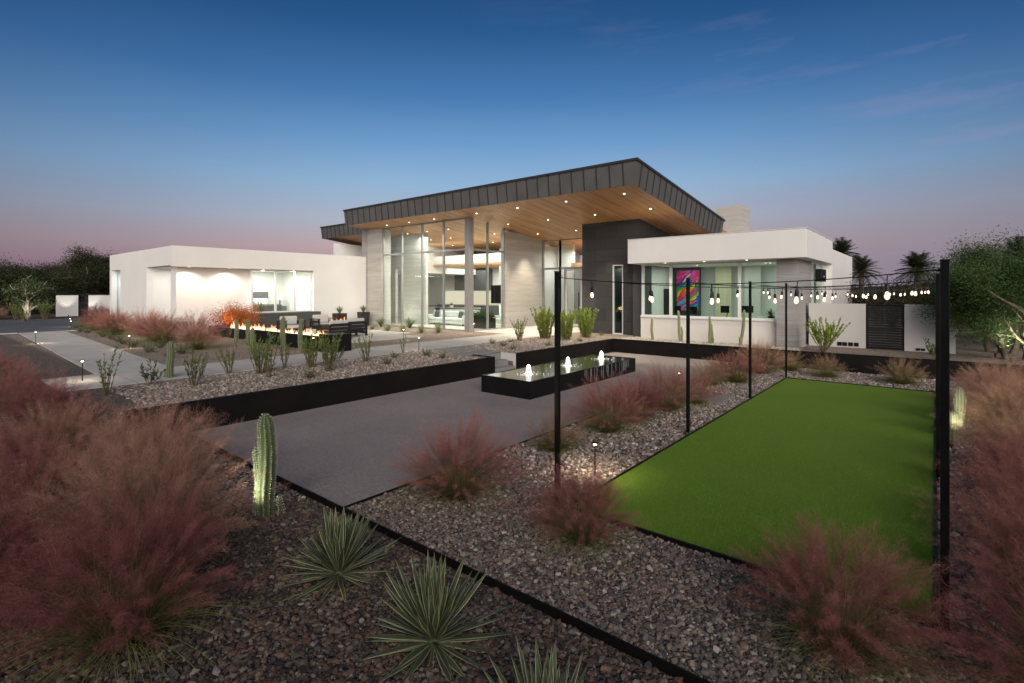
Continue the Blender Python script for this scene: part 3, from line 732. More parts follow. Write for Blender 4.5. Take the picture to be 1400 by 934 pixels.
def muhly(seed, h=1.15, ncol=(.32, .11, .105), ncol2=(.43, .23, .17), nst=300, nb=190, green=(.16, .20, .05), wide=1.0, lean=0):
    rg = np.random.default_rng(seed)
    root = empty('muhly_grass', (0, 0, 0))
    b = MB()
    P, side, s, a, Ln = curves(1000, rg, .14, (.38*h, .98*h), (3, 66), .40, 6, .8)
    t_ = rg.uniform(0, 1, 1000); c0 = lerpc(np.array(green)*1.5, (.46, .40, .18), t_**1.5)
    Cc = c0[:, None]*(.25+1.0*s[None, :, None])  # blades darker at the base: clump shade put into the colour
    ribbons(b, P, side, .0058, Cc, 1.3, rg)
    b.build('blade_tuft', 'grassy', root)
    b = MB()
    P, side, s, a, Ln = curves(nst, rg, .10, (.7*h, 1.2*h), (2, 53*wide), .26, 7, .75)
    P[:, :, :2] += (rg.normal(0, .04, (nst, 1, 2)))*(s**2)[None, :, None]+np.array([.05, .03])*(s**2)[None, :, None]
    t_ = rg.uniform(0, 1, nst)
    ribbons(b, P, side, .0022, lerpc((.30, .22, .12), ncol2, t_), 1, rg)
    # airy panicle: fine hair branchlets
    n = nst*nb; idx = np.repeat(np.arange(nst), nb); u = .52+.5*rg.beta(1.4, 1.2, n)*.97; u = np.clip(u, 0, .999)
    k = P.shape[1]-1; f_ = u*k; i0 = f_.astype(int); w_ = (f_-i0)[:, None]
    p = P[idx, i0]*(1-w_)+P[idx, i0+1]*w_; tg = P[idx, i0+1]-P[idx, i0]; tg /= np.linalg.norm(tg, axis=1)[:, None]
    d = tg*rg.uniform(.35, .95, n)[:, None]+rv(n, rg)*.72; d /= np.linalg.norm(d, axis=1)[:, None]
    ln = rg.uniform(.02, .085, n)*(1.15-.45*u)*1.15; wd = rg.uniform(.0005, .0013, n)
    sd = np.cross(d, rv(n, rg)); sd /= np.linalg.norm(sd, axis=1)[:, None]+1e-9
    V = np.stack([p-sd*wd[:, None]*.5, p+sd*wd[:, None]*.5, p+d*ln[:, None]+sd*wd[:, None]*.35, p+d*ln[:, None]-sd*wd[:, None]*.35], 1).reshape(-1, 3)
    F = np.arange(n*4).reshape(n, 4)
    V += np.repeat((rg.normal(0, .012, (n, 3))), 4, axis=0)
    tc = np.clip(.5*t_[idx]+.5*rg.uniform(0, 1, n), 0, 1); c0 = lerpc(ncol, ncol2, tc)*(.16+1.6*u**2.0)[:, None]  # dark core and light tips of the plume painted into the colour
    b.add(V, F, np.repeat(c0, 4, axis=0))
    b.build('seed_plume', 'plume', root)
    return root
GRASS = [muhly(11), muhly(12, 1.05, (.25, .075, .085), (.34, .16, .13)), muhly(13, 1.15, (.36, .17, .13), (.46, .30, .21)), muhly(14, .85, (.33, .17, .13), (.38, .29, .16), 170, 120, (.17, .20, .05))]
used_proto = set()
def place(protos, k, loc, rz, sc_, label, cat, group):
    key = id(protos[k])
    if key not in used_proto:
        used_proto.add(key); o = protos[k]; o.location = loc; o.rotation_euler = (0, 0, rz); o.scale = sc_ if isinstance(sc_, (tuple, list)) else (sc_,)*3
        protos[k] = o
    else:
        o = copy_tree(protos[k], loc, rz, sc_)
    o['label'] = label; o['category'] = cat; o['group'] = group; o['kind'] = 'thing'
    for kk in ('label',):
        pass
    return o
GG = 'pink muhly grasses planted in the gravel'
def grass(x, y, z, s, k, label):
    place(GRASS, k, (x, y, z), random.Random(int(x*100+y*7)).uniform(0, 6.28), (s, s, s*random.Random(int(x*31+y*57)).uniform(.92, 1.05)), label, 'ornamental grass', GG)
G = [
 (-4.85, 4.75, 0, 1.0, 0, 'round pink grass clump alone on the gravel between the court and the yuccas'),
 (-2.95, 4.75, 0, .82, 1, 'dark pink grass clump at the near left corner of the turf lawn'),
 (-5.0, 7.2, 0, .88, 3, 'grass clump with a green base just left of the nearest left pole'),
 (-4.85, 8.75, 0, .95, 0, 'pink grass clump in front of the fountain, nearest of the row beyond the path light'),
 (-4.85, 9.9, 0, .95, 1, 'pink grass clump second along the row beside the fountain'),
 (-4.7, 11.2, 0, .95, 2, 'pink grass clump left of the second left pole'),
 (-4.5, 12.2, 0, .85, 0, 'pink grass clump just behind the second left pole'),
 (-5.0, 14.9, 0, .95, 3, 'greenish pink grass clump left of the stepping stone'),
 (-4.55, 15.9, 0, 1.05, 1, 'full pink grass clump left of the third left pole'),
 (-4.4, 18.2, 0, 1.0, 2, 'tan pink grass clump under the office corner pillar'),
 (-3.8, 19.4, 0, .85, 3, 'small tan grass clump close to the far retaining wall behind the last left pole'),
 (-2.6, 18.6, 0, .95, 3, 'tan green grass clump at the far end of the lawn below the bright shrub'),
 (-.75, 18.7, 0, 1.05, 3, 'wide green grass clump at the far end of the lawn below the dark gate'),
 (-.55, 4.55, 0, .98, 1, 'large pink grass clump in front of the near right corner of the lawn'),
 (.78, 4.75, 0, 1.0, 0, 'tall red grass clump right of the nearest right pole'),
 (.85, 6.0, 0, 1.05, 1, 'red grass clump second from the front at the right edge'),
 (.9, 7.4, 0, 1.05, 0, 'red grass clump third from the front at the right edge'),
 (1.0, 8.9, 0, 1.1, 1, 'red grass clump fourth from the front at the right edge'),
 (.98, 10.4, 0, 1.0, 2, 'red grass clump just in front of the lit cactus at right'),
 (1.2, 12.2, 0, 1.1, 2, 'tan red grass clump right of the lit cactus'),
 (.95, 13.9, 0, 1.1, 2, 'tan grass clump just behind the lit cactus'),
 (1.15, 15.8, 0, 1.15, 2, 'tan pink grass clump far behind the lit cactus near the trees'),
 (1.75, 14.4, 0, 1.1, 0, 'pink grass clump at the far right edge below the lit tree'),
 (2.0, 17.5, 0, 1.1, 0, 'pink grass clump furthest back on the right below the lit tree'),
 (-4.85, 1.15, 0, 1.14, 1, 'dark red grass clump nearest the camera at left'),
 (-6.0, 1.6, 0, 1.2, 2, 'broad orange pink grass clump left of the tall lit cactus'),
 (-7.5, 2.0, 0, 1.2, 2, 'tan pink grass clump behind the broad clump at left'),
 (-8.7, 2.4, 0, .92, 0, 'pink grass clump closest to the corner of the retaining wall'),
 (-6.2, .35, 0, 1.1, 1, 'dim red grass clump in the lower left corner'),
 (-7.5, .9, .0, 1.15, 0, 'pink grass clump in the middle of the left mass'),
 (-10.1, 1.6, 0, 1.05, 2, 'tan pink grass clump low behind the left mass'),
 (-9.3, .6, 0, 1.15, 1, 'magenta grass clump at the far left edge behind the lower corner one'),
 (-11.8, 1.7, .2, 1.05, 1, 'magenta grass clump behind the left mass beside the small path'),
 (-13.3, 1.35, .4, 1.0, 0, 'magenta grass clump at the left edge near the path end'),
 (-16.6, 1.3, .5, 1.0, 1, 'distant magenta grass clump on the left edge before the path light'),
]
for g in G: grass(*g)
GT = [(-35.5, 7.2, 'muhly clump nearest the road beside the white wing'), (-33.3, 7.35, 'purple muhly clump by the narrow window of the white wing'), (-30.9, 7.0, 'rounded purple muhly clump left of the wing corner'), (-29.4, 7.8, 'purple muhly clump against the wing corner'),
      (-26.3, 7.4, 'large purple muhly clump right below the wing corner'), (-24.6, 7.2, 'large purple muhly clump in the bed left of the small tan clump'), (-24.9, 8.4, 'purple muhly clump behind the large ones near the fire wall'), (-20.9, 7.2, 'tan pink muhly clump alone nearest the fire wall')]
for i, (x, y, lb) in enumerate(GT):
    grass(x, y, ZT, (1.2 if i < 7 else .95), [1, 0, 1, 0, 1, 0, 0, 2][i], lb)
grass(-49.5, 10.2, ZT, 1.3, 1, 'small muhly clump in front of the far perimeter wall')
grass(-55.0, 4.2, ZT, 1.5, 0, 'dark pink muhly clump beside the lit white-trunked tree')

# yucca
def yucca(seed, n=120, Ln=(.42, .62)):
    rg = np.random.default_rng(seed); root = empty('yucca', (0, 0, 0)); b = MB()
    a = np.arange(n)*2.39996+rg.normal(0, .15, n); q = np.linspace(0, 1, n)
    tilt = R(1)*(6+92*q**1.15+rg.normal(0, 4, n)); L_ = rg.uniform(*Ln, n)*(.92+.18*np.sin(q*3.1))
    s = np.linspace(0, 1, 9)
    wp = .05*np.array([.62, .6, .72, .92, 1.0, .9, .66, .34, .01])
    for i in range(n):
        d = np.array([math.sin(tilt[i])*math.cos(a[i]), math.sin(tilt[i])*math.sin(a[i]), math.cos(tilt[i])])
        sd = np.array([-math.sin(a[i]), math.cos(a[i]), 0])+rg.normal(0, .12, 3)
        nrm = np.cross(sd, d); g_ = rg.uniform(-.02, .12)*(.3+q[i])
        z0 = .12-.09*q[i]
        P = np.array([0, 0, z0])+d[None]*(L_[i]*s)[:, None]+np.array([math.cos(a[i]), math.sin(a[i]), 0])*.02; P[:, 2] -= g_*s**2
        P[:, 2] = np.maximum(P[:, 2], .012)
        W = wp[:, None]*.5; V = np.stack([P-sd*W+nrm*W*.35, P, P+sd*W+nrm*W*.35], 1).reshape(-1, 3)
        F = []
        for j in range(8):
            for c_ in range(2): F.append((j*3+c_, j*3+c_+1, (j+1)*3+c_+1, (j+1)*3+c_))
        r_ = rg.uniform(0, 1)
        C = np.stack([np.tile([1, 0, 1], 9), np.repeat(s, 3), np.full(27, r_)], 1)
        b.add(V, F, C)
    b.lathe(0, 0, [(.05, 0), (.055, .08), (.03, .14), (0, .16)], 8, c=(.5, .1, .3))
    b.build('leaf_rosette', 'yucca_leaf', root, smooth=True); return root
YU = [yucca(3, 118, (.46, .64)), yucca(5, 104, (.46, .66))]
YG = 'variegated yuccas in the foreground gravel'
place(YU, 0, (-4.32, 2.68, 0), .3, .93, 'spiky variegated yucca furthest left, between the lit cactus and its twin', 'yucca', YG)
place(YU, 1, (-2.93, 2.62, 0), 1.9, .95, 'spiky variegated yucca in front of the black edging, in the middle of the foreground', 'yucca', YG)
place(YU, 0, (-1.7, 2.38, 0), 4.0, .86, 'variegated yucca cut off by the bottom edge of the picture', 'yucca', YG)

# cactus
def cactus_stem(mb, base, h, r_, ribs=11, lean=(0, 0), seed=0, taper=.78, skin=(.16, .22, .085), spine=(.85, .83, .74), spn=1.0, bulge=0):
    rg = np.random.default_rng(seed); nz = 22; m = ribs*4; V = []; C = []
    zz = np.linspace(0, 1, nz); th = np.arange(m)*2*math.pi/m
    ctr = []
    for z in zz:
        rr = r_*(.9+.12*math.sin(z*2.6))*(1 if z < .86 else math.sqrt(max(0.02, 1-((z-.86)/.143)**2)))
        rr *= (1-(1-taper)*z)
        cx, cy = base[0]+lean[0]*h*z+.012*math.sin(z*7+seed), base[1]+lean[1]*h*z+.012*math.cos(z*6+seed)
        ctr.append((cx, cy, base[2]+h*z, rr))
        for t_ in th:
            k = .5+.5*math.cos(t_*ribs); q = rr*(.80+.20*k**.7)
            V.append((cx+q*math.cos(t_), cy+q*math.sin(t_), base[2]+h*z))
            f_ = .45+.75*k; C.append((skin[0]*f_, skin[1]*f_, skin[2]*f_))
    F = [(i*m+j, i*m+(j+1) % m, (i+1)*m+(j+1) % m, (i+1)*m+j) for i in range(nz-1) for j in range(m)]
    V.append((ctr[-1][0], ctr[-1][1], base[2]+h*1.004)); C.append(skin)
    mb.add(V, F, C); ti = [((nz-1)*m+j, (nz-1)*m+(j+1) % m, len(V)-1) for j in range(m)]
    mb.F.append(np.array(ti)+(mb.n-len(V))); mb.MI.append(np.zeros(len(ti), int))
    # areoles and spines along each rib
    na = int(h/.028*spn)
    VV = []; FF = []
    for rb in range(ribs):
        t_ = rb*2*math.pi/ribs
        for a_ in range(na):
            z = (a_+.5)/na; f_ = z*(nz-1); i0 = min(nz-2, int(f_)); w_ = f_-i0
            cx, cy, cz, rr = [ctr[i0][q]*(1-w_)+ctr[i0+1][q]*w_ for q in range(4)]
            p = np.array([cx+rr*1.0*math.cos(t_), cy+rr*1.0*math.sin(t_), cz])
            for _ in range(5):
                d = np.array([math.cos(t_), math.sin(t_), .1])+rg.normal(0, .6, 3); d /= np.linalg.norm(d)
                l_ = rg.uniform(.012, .03); sd = np.cross(d, rg.normal(size=3)); sd /= np.linalg.norm(sd); w2 = .0026
                n0 = len(VV); VV += [p-sd*w2, p+sd*w2, p+d*l_]; FF.append((n0, n0+1, n0+2))
    mb.add(VV, FF, spine)
def cactus(name, loc, label, h, r_, arms=(), lean=(0, 0), group=None, ribs=11, seed=0, skin=(.16, .22, .085), spn=1.0):
    e = empty(name, loc, label, 'cactus', group)
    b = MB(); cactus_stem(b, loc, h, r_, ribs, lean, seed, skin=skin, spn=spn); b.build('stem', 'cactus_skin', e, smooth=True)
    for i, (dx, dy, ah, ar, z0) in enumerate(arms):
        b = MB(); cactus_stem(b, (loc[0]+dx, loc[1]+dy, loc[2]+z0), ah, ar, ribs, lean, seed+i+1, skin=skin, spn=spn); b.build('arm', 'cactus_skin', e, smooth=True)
    return e
x, y = -6.25, 2.9
cactus('columnar_cactus', (x, y, 0), 'tall ribbed columnar cactus lit from below beside the big red grasses', 1.22, .112, [(-.085, -.06, .82, .05, 0), (.17, .09, .24, .035, 0)], seed=3, ribs=10, skin=(.11, .16, .065))
cactus('columnar_cactus', (.32, 12.2, 0), 'knobbly lit cactus behind the right poles', .98, .085, [(-.05, -.04, .55, .07, .0)], (0.02, .02), seed=9, ribs=8, skin=(.24, .27, .15))
cg = 'slim columnar cacti along the office wall'
for i, (px, hh_, ln, lb, arm) in enumerate([(892, .98, (-.04, 0), 'short slim cactus nearest the dark pier, below the office window', ()), (930, 1.33, (-.07, 0), 'tall slim cactus leaning left, second from the dark pier', ((.1, 0, .65, .045, 0),)),
                                  (971, 1.15, (-.02, 0), 'slim cactus with a short side stem in the middle of the office wall', ((.11, .0, .3, .045, 0), (.07, .05, .8, .05, 0))), (1013, 1.42, (.10, 0), 'tall slim cactus leaning right, closest to the office corner pillar', ((-.03, -.08, .35, .05, 0),))]):
    cx_, cy_ = gz(px, 400+66+i*2, ZT)
    cactus('columnar_cactus', (gy(px, 21.35), 21.35, ZT), lb, hh_, .065, arm, ln, cg, 9, 20+i, (.30, .33, .15), .6)
cg = 'slim columnar cacti in the left terrace beds'
for i, (x, y, hh_, rr, lb, arm) in enumerate([(-14.55, 4.4, .92, .09, 'thick cactus with one bright side where the two paths meet', ((-.16, -.04, .22, .06, 0),)), (-22.5, 9.2, 1.0, .09, 'grey green cactus in front of the orange shrub, left one', ()), (-21.2, 9.1, 1.05, .09, 'grey green cactus in front of the orange shrub, right one', ()),
        (-18.7, 8.2, .85, .09, 'short cactus halfway along the fire wall', ()), (-17.9, 8.9, 1.25, .1, 'tall cactus before the flames at the middle of the fire wall', ()), (-16.95, 9.05, 1.2, .09, 'cactus before the flames right of the tall one', ()),
        (-32.2, 7.6, .9, .07, 'small dark cactus near the narrow window of the white wing', ())]):
    cactus('columnar_cactus', (x, y, ZT), lb, hh_, rr, arm, (0, 0), cg, 9, 40+i, (.17, .21, .11), .6)

# leafy shrubs
def leaves(mb, P, size, rg, c0, c1, aspect=.38, updir=.5, outward=None, mi=0, shade=None):
    n = len(P); d = rv(n, rg); d[:, 2] = np.abs(d[:, 2])*updir+d[:, 2]*(1-updir)
    if outward is not None: d = d*.6+outward
    d /= np.linalg.norm(d, axis=1)[:, None]+1e-9
    s_ = np.cross(d, rv(n, rg)); s_ /= np.linalg.norm(s_, axis=1)[:, None]+1e-9
    ln = size*rg.uniform(.6, 1.25, n)[:, None]; w = ln*aspect*.5
    V = np.stack([P, P+d*ln*.5+s_*w, P+d*ln, P+d*ln*.5-s_*w], 1).reshape(-1, 3)
    t_ = rg.uniform(0, 1, n); c = lerpc(c0, c1, t_)
    if shade is not None: c = c*shade[:, None]
    mb.add(V, np.arange(n*4).reshape(n, 4), np.repeat(c, 4, axis=0), mi)
def shrub(name, seed, h=1.0, stems=14, spread=22, lf=.07, per=26, c0=(.10, .17, .04), c1=(.22, .30, .08), asp=.3, r0=.06, start=.18):
    rg = np.random.default_rng(seed); root = empty(name, (0, 0, 0))
    P, side, s, a, Ln = curves(stems, rg, r0, (.6*h, 1.05*h), (1, spread), .02, 8, .8)
    P[:, :, :2] += np.cumsum(rg.normal(0, .012*h, (stems, 9, 2)), axis=1)*(s[None, :, None])
    b = MB()
    for i in range(stems): b.tube(P[i], np.linspace(.010*h, .003, 9), 5, c=(.2, .17, .08), cap=False)
    b.build('stem', 'stem_brown', root)
    n = stems*per; idx = np.repeat(np.arange(stems), per); u = np.clip(start+(1-start)*rg.uniform(0, 1, n)**.85, 0, .999)
    f_ = u*8; i0 = f_.astype(int); w_ = (f_-i0)[:, None]
    p = P[idx, i0]*(1-w_)+P[idx, i0+1]*w_; tg = P[idx, i0+1]-P[idx, i0]; tg /= np.linalg.norm(tg, axis=1)[:, None]
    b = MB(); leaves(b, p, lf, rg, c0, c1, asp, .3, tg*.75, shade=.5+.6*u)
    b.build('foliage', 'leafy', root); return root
SH = [shrub('oleander_shrub', 1, 1.0, 13, 24, .085, 26), shrub('oleander_shrub', 2, 1.1, 8, 16, .09, 24, (.09, .15, .04), (.2, .26, .08)), shrub('oleander_shrub', 3, .6, 8, 42, .10, 22, (.07, .12, .04), (.15, .22, .08), .28),
      shrub('hopbush', 4, 1.3, 46, 19, .10, 70, (.15, .25, .035), (.36, .46, .08), .36, .2, .1), shrub('desert_shrub', 5, 1.25, 30, 36, .075, 90, (.20, .33, .035), (.40, .54, .08), .45, .05, .3),
      shrub('oleander_shrub', 6, 1.0, 24, 20, .07, 40, (.12, .19, .04), (.26, .33, .09), .3, .09), shrub('jojoba_plant', 7, .32, 26, 62, .05, 18, (.10, .15, .06), (.20, .25, .12), .3, .06, .1)]
SG = 'young leafy shrubs along the terrace path'
S = [
 (-13.3, 2.85, 1, .85, 'spindly leafy shrub at the near end of the left path'), (-13.8, 3.75, 2, 1.0, 'low dark long-leaved shrub where the paths meet'), (-13.0, 4.4, 0, .85, 'upright green shrub just right of the thick cactus'),
 (-14.15, 4.95, 1, .55, 'small shrub tucked beside the thick cactus'), (-14.15, 5.6, 0, .8, 'shrub with pale flowers on top at the path edge'), (-13.6, 6.15, 5, 1.05, 'dense upright shrub in front of the middle of the fire wall'), (-12.8, 6.0, 1, 1.0, 'tall thin shrub right beside the dense one nearest the retaining wall'),
 (-14.1, 7.05, 1, .8, 'open branched shrub at the path edge before the flames'), (-13.5, 7.5, 5, .95, 'full bright shrub before the right end of the flames'), (-12.55, 7.5, 5, 1.08, 'tall full shrub before the end block of the fire wall'), (-14.1, 8.7, 2, .8, 'sparse low shrub at the path edge right of the fire wall'),
 (-13.35, 9.2, 0, .9, 'single upright shrub right of the fire wall by the path'), (-14.3, 11.35, 1, .55, 'small shrub with bare twigs at the path light'),
]
for x, y, k, s_, lb in S: place(SH, k, (x, y, ZT), x*3+y, s_, lb, 'shrub', SG)
for x, y, k, s_, lb in [(-13.85, 17.3, 5, 1.0, 'small green shrub nearest the corner glass, first of the entrance shrubs'), (-13.55, 18.8, 3, 1.1, 'dense bright green shrub left of the nearest black pole'), (-12.5, 18.9, 3, 1.0, 'bright green shrub half hidden behind the nearest left pole'), (-12.55, 20.6, 3, 1.05, 'bright green shrub in front of the dark stone pier')]:
    place(SH, k, (x, y, ZT), x+y, s_, lb, 'shrub', 'bright green shrubs before the entrance')
place(SH, 4, (-3.02, 20.95, ZT), 1.0, 1.0, 'yellow green desert shrub between the office pillar and the gate', 'shrub', 'desert shrubs')
place(SH, 2, (-.0, 20.9, ZT), 1.0, 1.2, 'grey green shrub at the wall behind the right poles', 'shrub', 'desert shrubs')
# small ground plants
rg = np.random.default_rng(8)
small = [(-12.1, 11.2, 'tiny plant nearest the corner of the steps wall'), (-13.0, 11.3, 'tiny plant left of the paving slabs, nearer the wall'), (-13.4, 10.3, 'tiny plant alone between the path and the wall left of the slabs'), (-12.3, 9.2, 'tiny plant near the retaining wall below the sofa'), (-11.9, 6.6, 'tiny grey plant at the wall edge before the fire wall'),
         (-11.9, 14.5, 'small grey green plant right beside the steps'), (-12.9, 15.1, 'tiny plant right of the paving slabs toward the path'), (-13.9, 15.6, 'tiny plant at the path edge right of the slabs'), (-13.6, 16.4, 'tiny plant near the first entrance shrub'), (-11.6, 16.3, 'tiny plant near the wall top halfway to the corner'), (-11.6, 18.6, 'tiny plant near the wall top close to the corner'), (-12.4, 21.8, 'tiny plant at the foot of the dark pier')]
for i, (x, y, lb) in enumerate(small): place(SH, 6, (x, y, ZT), i*1.3, .62+.25*rg.uniform(), lb, 'ground plant', 'tiny plants dotted in the terrace gravel')
bed = [(-31.5, 6.55), (-29.9, 6.3), (-28.2, 6.25), (-26.7, 6.15), (-25.4, 6.0), (-23.6, 5.9), (-22.6, 6.5), (-21.2, 5.75), (-19.8, 6.3), (-18.9, 5.7), (-33.4, 6.4), (-34.6, 6.35)]
bl = ['fifth from the road', 'sixth from the road', 'seventh from the road, near the path light', 'eighth from the road', 'ninth from the road', 'tenth from the road', 'just below the large purple grasses', 'near the tan muhly clump', 'in front of the tan muhly clump', 'nearest the thick cactus', 'second from the road', 'first from the road']
for i, (x, y) in enumerate(bed): place(SH, 6, (x, y, ZT), i*2.1, .9+.4*rg.uniform(), 'low spreading plant by the left path, '+bl[i], 'ground plant', 'low plants beside the left path')
for i, x in enumerate((-38.2, -37.4, -36.9, -36.0, -35.2)):
    place(SH, 6, (x+.0, 6.9+.1*i, ZT), i*1.7, (1.9, 1.9, 1.5), 'green mound at the road end of the path, '+['furthest from the path', 'second', 'third', 'fourth', 'closest to the path'][i], 'ground plant', 'green mounds by the road')

# rosettes by the glass wall
def rosette(name, seed, n, Ln, wd, c0, c1, tilt=(5, 70)):
    rg = np.random.default_rng(seed); root = empty(name, (0, 0, 0)); b = MB()
    P, side, s, a, l_ = curves(n, rg, .03, Ln, tilt, .12, 6)
    w = lambda s_: wd*np.sin(np.clip(s_*.82+.18, 0, 1)*math.pi)**.7+.001
    t_ = rg.uniform(0, 1, n); C = lerpc(c0, c1, t_)[:, None]*(.6+.5*s[None, :, None])
    ribbons(b, P, side, w, C); b.build('leaf_rosette', 'leafy', root); return root
RS = [rosette('agave', 1, 46, (.5, .75), .045, (.10, .17, .07), (.2, .28, .12), (3, 42)), rosette('desert_spoon', 2, 220, (.38, .55), .009, (.24, .30, .14), (.40, .45, .24), (5, 92)), rosette('potted_leaves', 3, 40, (.3, .5), .03, (.05, .12, .03), (.12, .22, .07), (5, 70))]
for i, (px, py, k, s_, lb) in enumerate([(509, 451, 1, .8, 'pale spiky plant first by the concrete column'), (521, 447, 0, 1.0, 'upright agave left of the interior slot window'), (530, 453, 1, 1.0, 'round spiky plant second along the glass wall'), (551, 453, 1, 1.0, 'round spiky plant in the middle of the glass wall'),
        (560, 449, 0, 1.1, 'upright agave in the middle of the glass wall'), (576, 455, 1, 1.05, 'pale spiky plant right of the middle agave'), (599, 455, 1, 1.1, 'round spiky plant closest to the glass corner'), (608, 451, 0, .8, 'small agave behind the last round spiky plant')]):
    x, y = gz(px, py, ZT); place(RS, k, (x, min(y, 19.1), ZT), i, s_, lb, 'agave' if k == 0 else 'desert spoon', 'spiky plants along the glass wall')
# potted plants inside and out
def pot(x, y, z, w, h, m, label, cat, k=2, ps=1.0, group=None):
    e = empty('potted_plant', (x, y, z), label, cat, group)
    b = MB(); b.rbox(x, y, z, z+h, w, w, 0, tx=.03, ty=.03); b.build('pot', m, e, bevel=.008)
    src = RS[k]; ch = [c_ for c_ in ALLOBJ() if c_.parent == src][0]
    c_ = ch.copy(); col.objects.link(c_); c_.name = 'leaf_rosette'; c_.parent = e; c_.location = (0, 0, h-.01); c_.scale = (ps,)*3
    return e
pot(-30.3+3.0, 17.0, ZT+.01, .62, .82, 'dark_frame', 'tall square black planter with an agave against the white wall, further from the column', 'planter', 0, .75, 'black planters on the patio')
pot(-27.45, 18.75, ZT, .55, .85, 'dark_frame', 'tall square black planter with an agave beside the concrete column', 'planter', 0, .75, 'black planters on the patio')
pot(-24.55, 23.52, 1.585, .2, .16, 'white_lacquer', 'round green plant in a white pot at the left of the console table', 'plant pot', 2, .7, 'white potted plants on the console')
pot(-23.05, 23.52, 1.585, .2, .16, 'white_lacquer', 'round green plant in a white pot at the right of the console table', 'plant pot', 2, .7, 'white potted plants on the console')
e = empty('planter_box', (-19.9, 21.2, ZT), 'low dark planter box full of leafy plants inside the glass corner', 'planter')
MB().box(-21.0, -19.25, 21.3, 21.9, ZT+.012, ZT+.62).build('box', 'dark_frame', e, bevel=.01)
b = MB(); rg = np.random.default_rng(5); P = np.stack([rg.uniform(-20.95, -19.3, 1500), rg.uniform(21.3, 21.9, 1500), ZT+.62+np.abs(rg.normal(0, .14, 1500))], 1)
leaves(b, P, .13, rg, (.02, .05, .015), (.06, .13, .03), .35, .6); b.build('foliage', 'leafy', e)
# television etc. inside
b = MB(); tx, tz = gyz(677, 390, 27.15); tx2, tz2 = gyz(682, 415, 27.15)
b.box(tx-.35, tx2+.4, 27.09, 27.16, tz2, tz); tag(b.build('television', 'screen_black', bevel=.01), 'black television on the white wall inside the glass corner', 'television')
# --- entry
e_y = 25.9
b = MB()
for x in (-18.84, -17.6, -17.24, -16.0): b.box(x-.04, x+.04, e_y, e_y+.12, ZT, (soff(26)+.05 if x < -17.3 else 4.1))
b.box(-17.64, -17.56, e_y, e_y+.12, ZT, soff(26)+.05)
b.box(-18.9, -14.2, e_y+.005, e_y+.12, 4.02, 4.14); b.box(-18.9, -14.2, e_y+.005, e_y+.12, soff(26)-.05, soff(26)+.05); b.box(-18.9, -14.2, e_y+.005, e_y+.12, ZT, ZT+.06)
b.box(-15.2, -15.12, e_y, e_y+.12, ZT, soff(26)+.05)
w = b.build('entry_window', 'frame_metal', H_); MB().box(-18.9, -14.2, e_y+.05, e_y+.056, ZT, soff(26)).build('pane', 'green_glass', w)
d = MB(); d.box(-17.19, -17.09, e_y+.02, e_y+.09, ZT+.03, 4.0); d.box(-16.14, -16.05, e_y+.02, e_y+.09, ZT+.03, 4.0); d.box(-17.09, -16.14, e_y+.02, e_y+.09, ZT+.03, ZT+.2); d.box(-17.09, -16.14, e_y+.02, e_y+.09, 3.9, 4.0)
dr = d.build('door', 'white_frame', H_); MB().box(-16.24, -16.2, e_y-.05, e_y-.01, 1.2, 2.6).build('handle', 'black_steel', dr)
wall('interior_wall', 'plaster', H_, (-18.88, -17.65, 27.6, 27.7, ZT, 5.7), (-18.88, -14.2, 30.6, 30.8, 3.9, 5.5))
MB().box(-17.64, -16.8, 30.5, 30.59, ZT+.1, 3.9).build('gold_panel', 'gold_panel', H_)
MB().box(-16.79, -14.2, 30.5, 30.59, ZT+.1, 3.9).build('rear_window', 'screen_black', H_)
MB().box(-17.5, -14.6, 27.0, 28.4, 4.15, 4.45).build('ceiling_box', 'cedar', H_)
# --- dark stone pier with slot window
zp = soff(23)+.12
wall('stone_pier', 'basalt', H_, (-14.21, -12.42, 23, 28, 0, zp), (-11.86, -11.0, 23, 28, 0, zp), (-12.42, -11.86, 23, 28, 4.0, zp), (-12.42, -11.86, 23.6, 28, 0, .55))
b = MB(); b.box(-12.42, -12.36, 22.97, 23.1, ZT, 4.0); b.box(-11.9, -11.86, 22.97, 23.1, ZT, 4.0); b.box(-12.36, -11.9, 22.97, 23.1, 3.95, 4.0); b.box(-12.36, -11.9, 22.97, 23.1, ZT, ZT+.06)
w = b.build('slot_window', 'white_frame', H_); MB().box(-12.36, -11.9, 23.03, 23.036, ZT+.06, 3.95).build('pane', 'office_glass', w)
MB().box(-12.42, -11.86, 25.6, 25.7, ZT, 4.0).build('slot_back_wall', 'charcoal', H_)
MB().box(-12.38, -11.9, 24.4, 24.8, ZT, 1.5).build('vanity', 'white_lacquer', H_)
# --- office wing
wall('parapet', 'stucco', H_, (-10.58, -3.56, 20.95, 27.1, 3.92, 4.97), bevel=.012)
MB().box(-10.6, -3.54, 20.93, 27.12, 4.972, 5.0).build('parapet_cap', 'white_frame', H_)
wall('parapet', 'stucco', H_, (-8.0, -3.58, 27.12, 34.4, 0, 4.6), bevel=.012)
wall('office_wall', 'stucco_cream', H_, (-10.45, -4.7, 22.0, 22.25, 0, 1.5))
MB().box(-10.45, -4.7, 21.94, 22.25, 1.502, 1.56).build('window_sill', 'white_frame', H_)
wall('corner_pillar', 'grey_travertine', H_, (-4.70, -3.98, 21.7, 24.5, 0, 3.918))
wall('pier_return', 'charcoal', H_, (-10.99, -10.46, 22.3, 23.2, 0, 3.918))
b = MB()
for px in (879, 917, 1011): 
    x = gy(px, 22.05); b.box(x-.055, x+.055, 22.02, 22.14, 1.56, 3.918)
b.box(-10.45, -4.7, 22.025, 22.14, 3.85, 3.918); b.box(-10.45, -4.7, 22.025, 22.14, 1.561, 1.62)
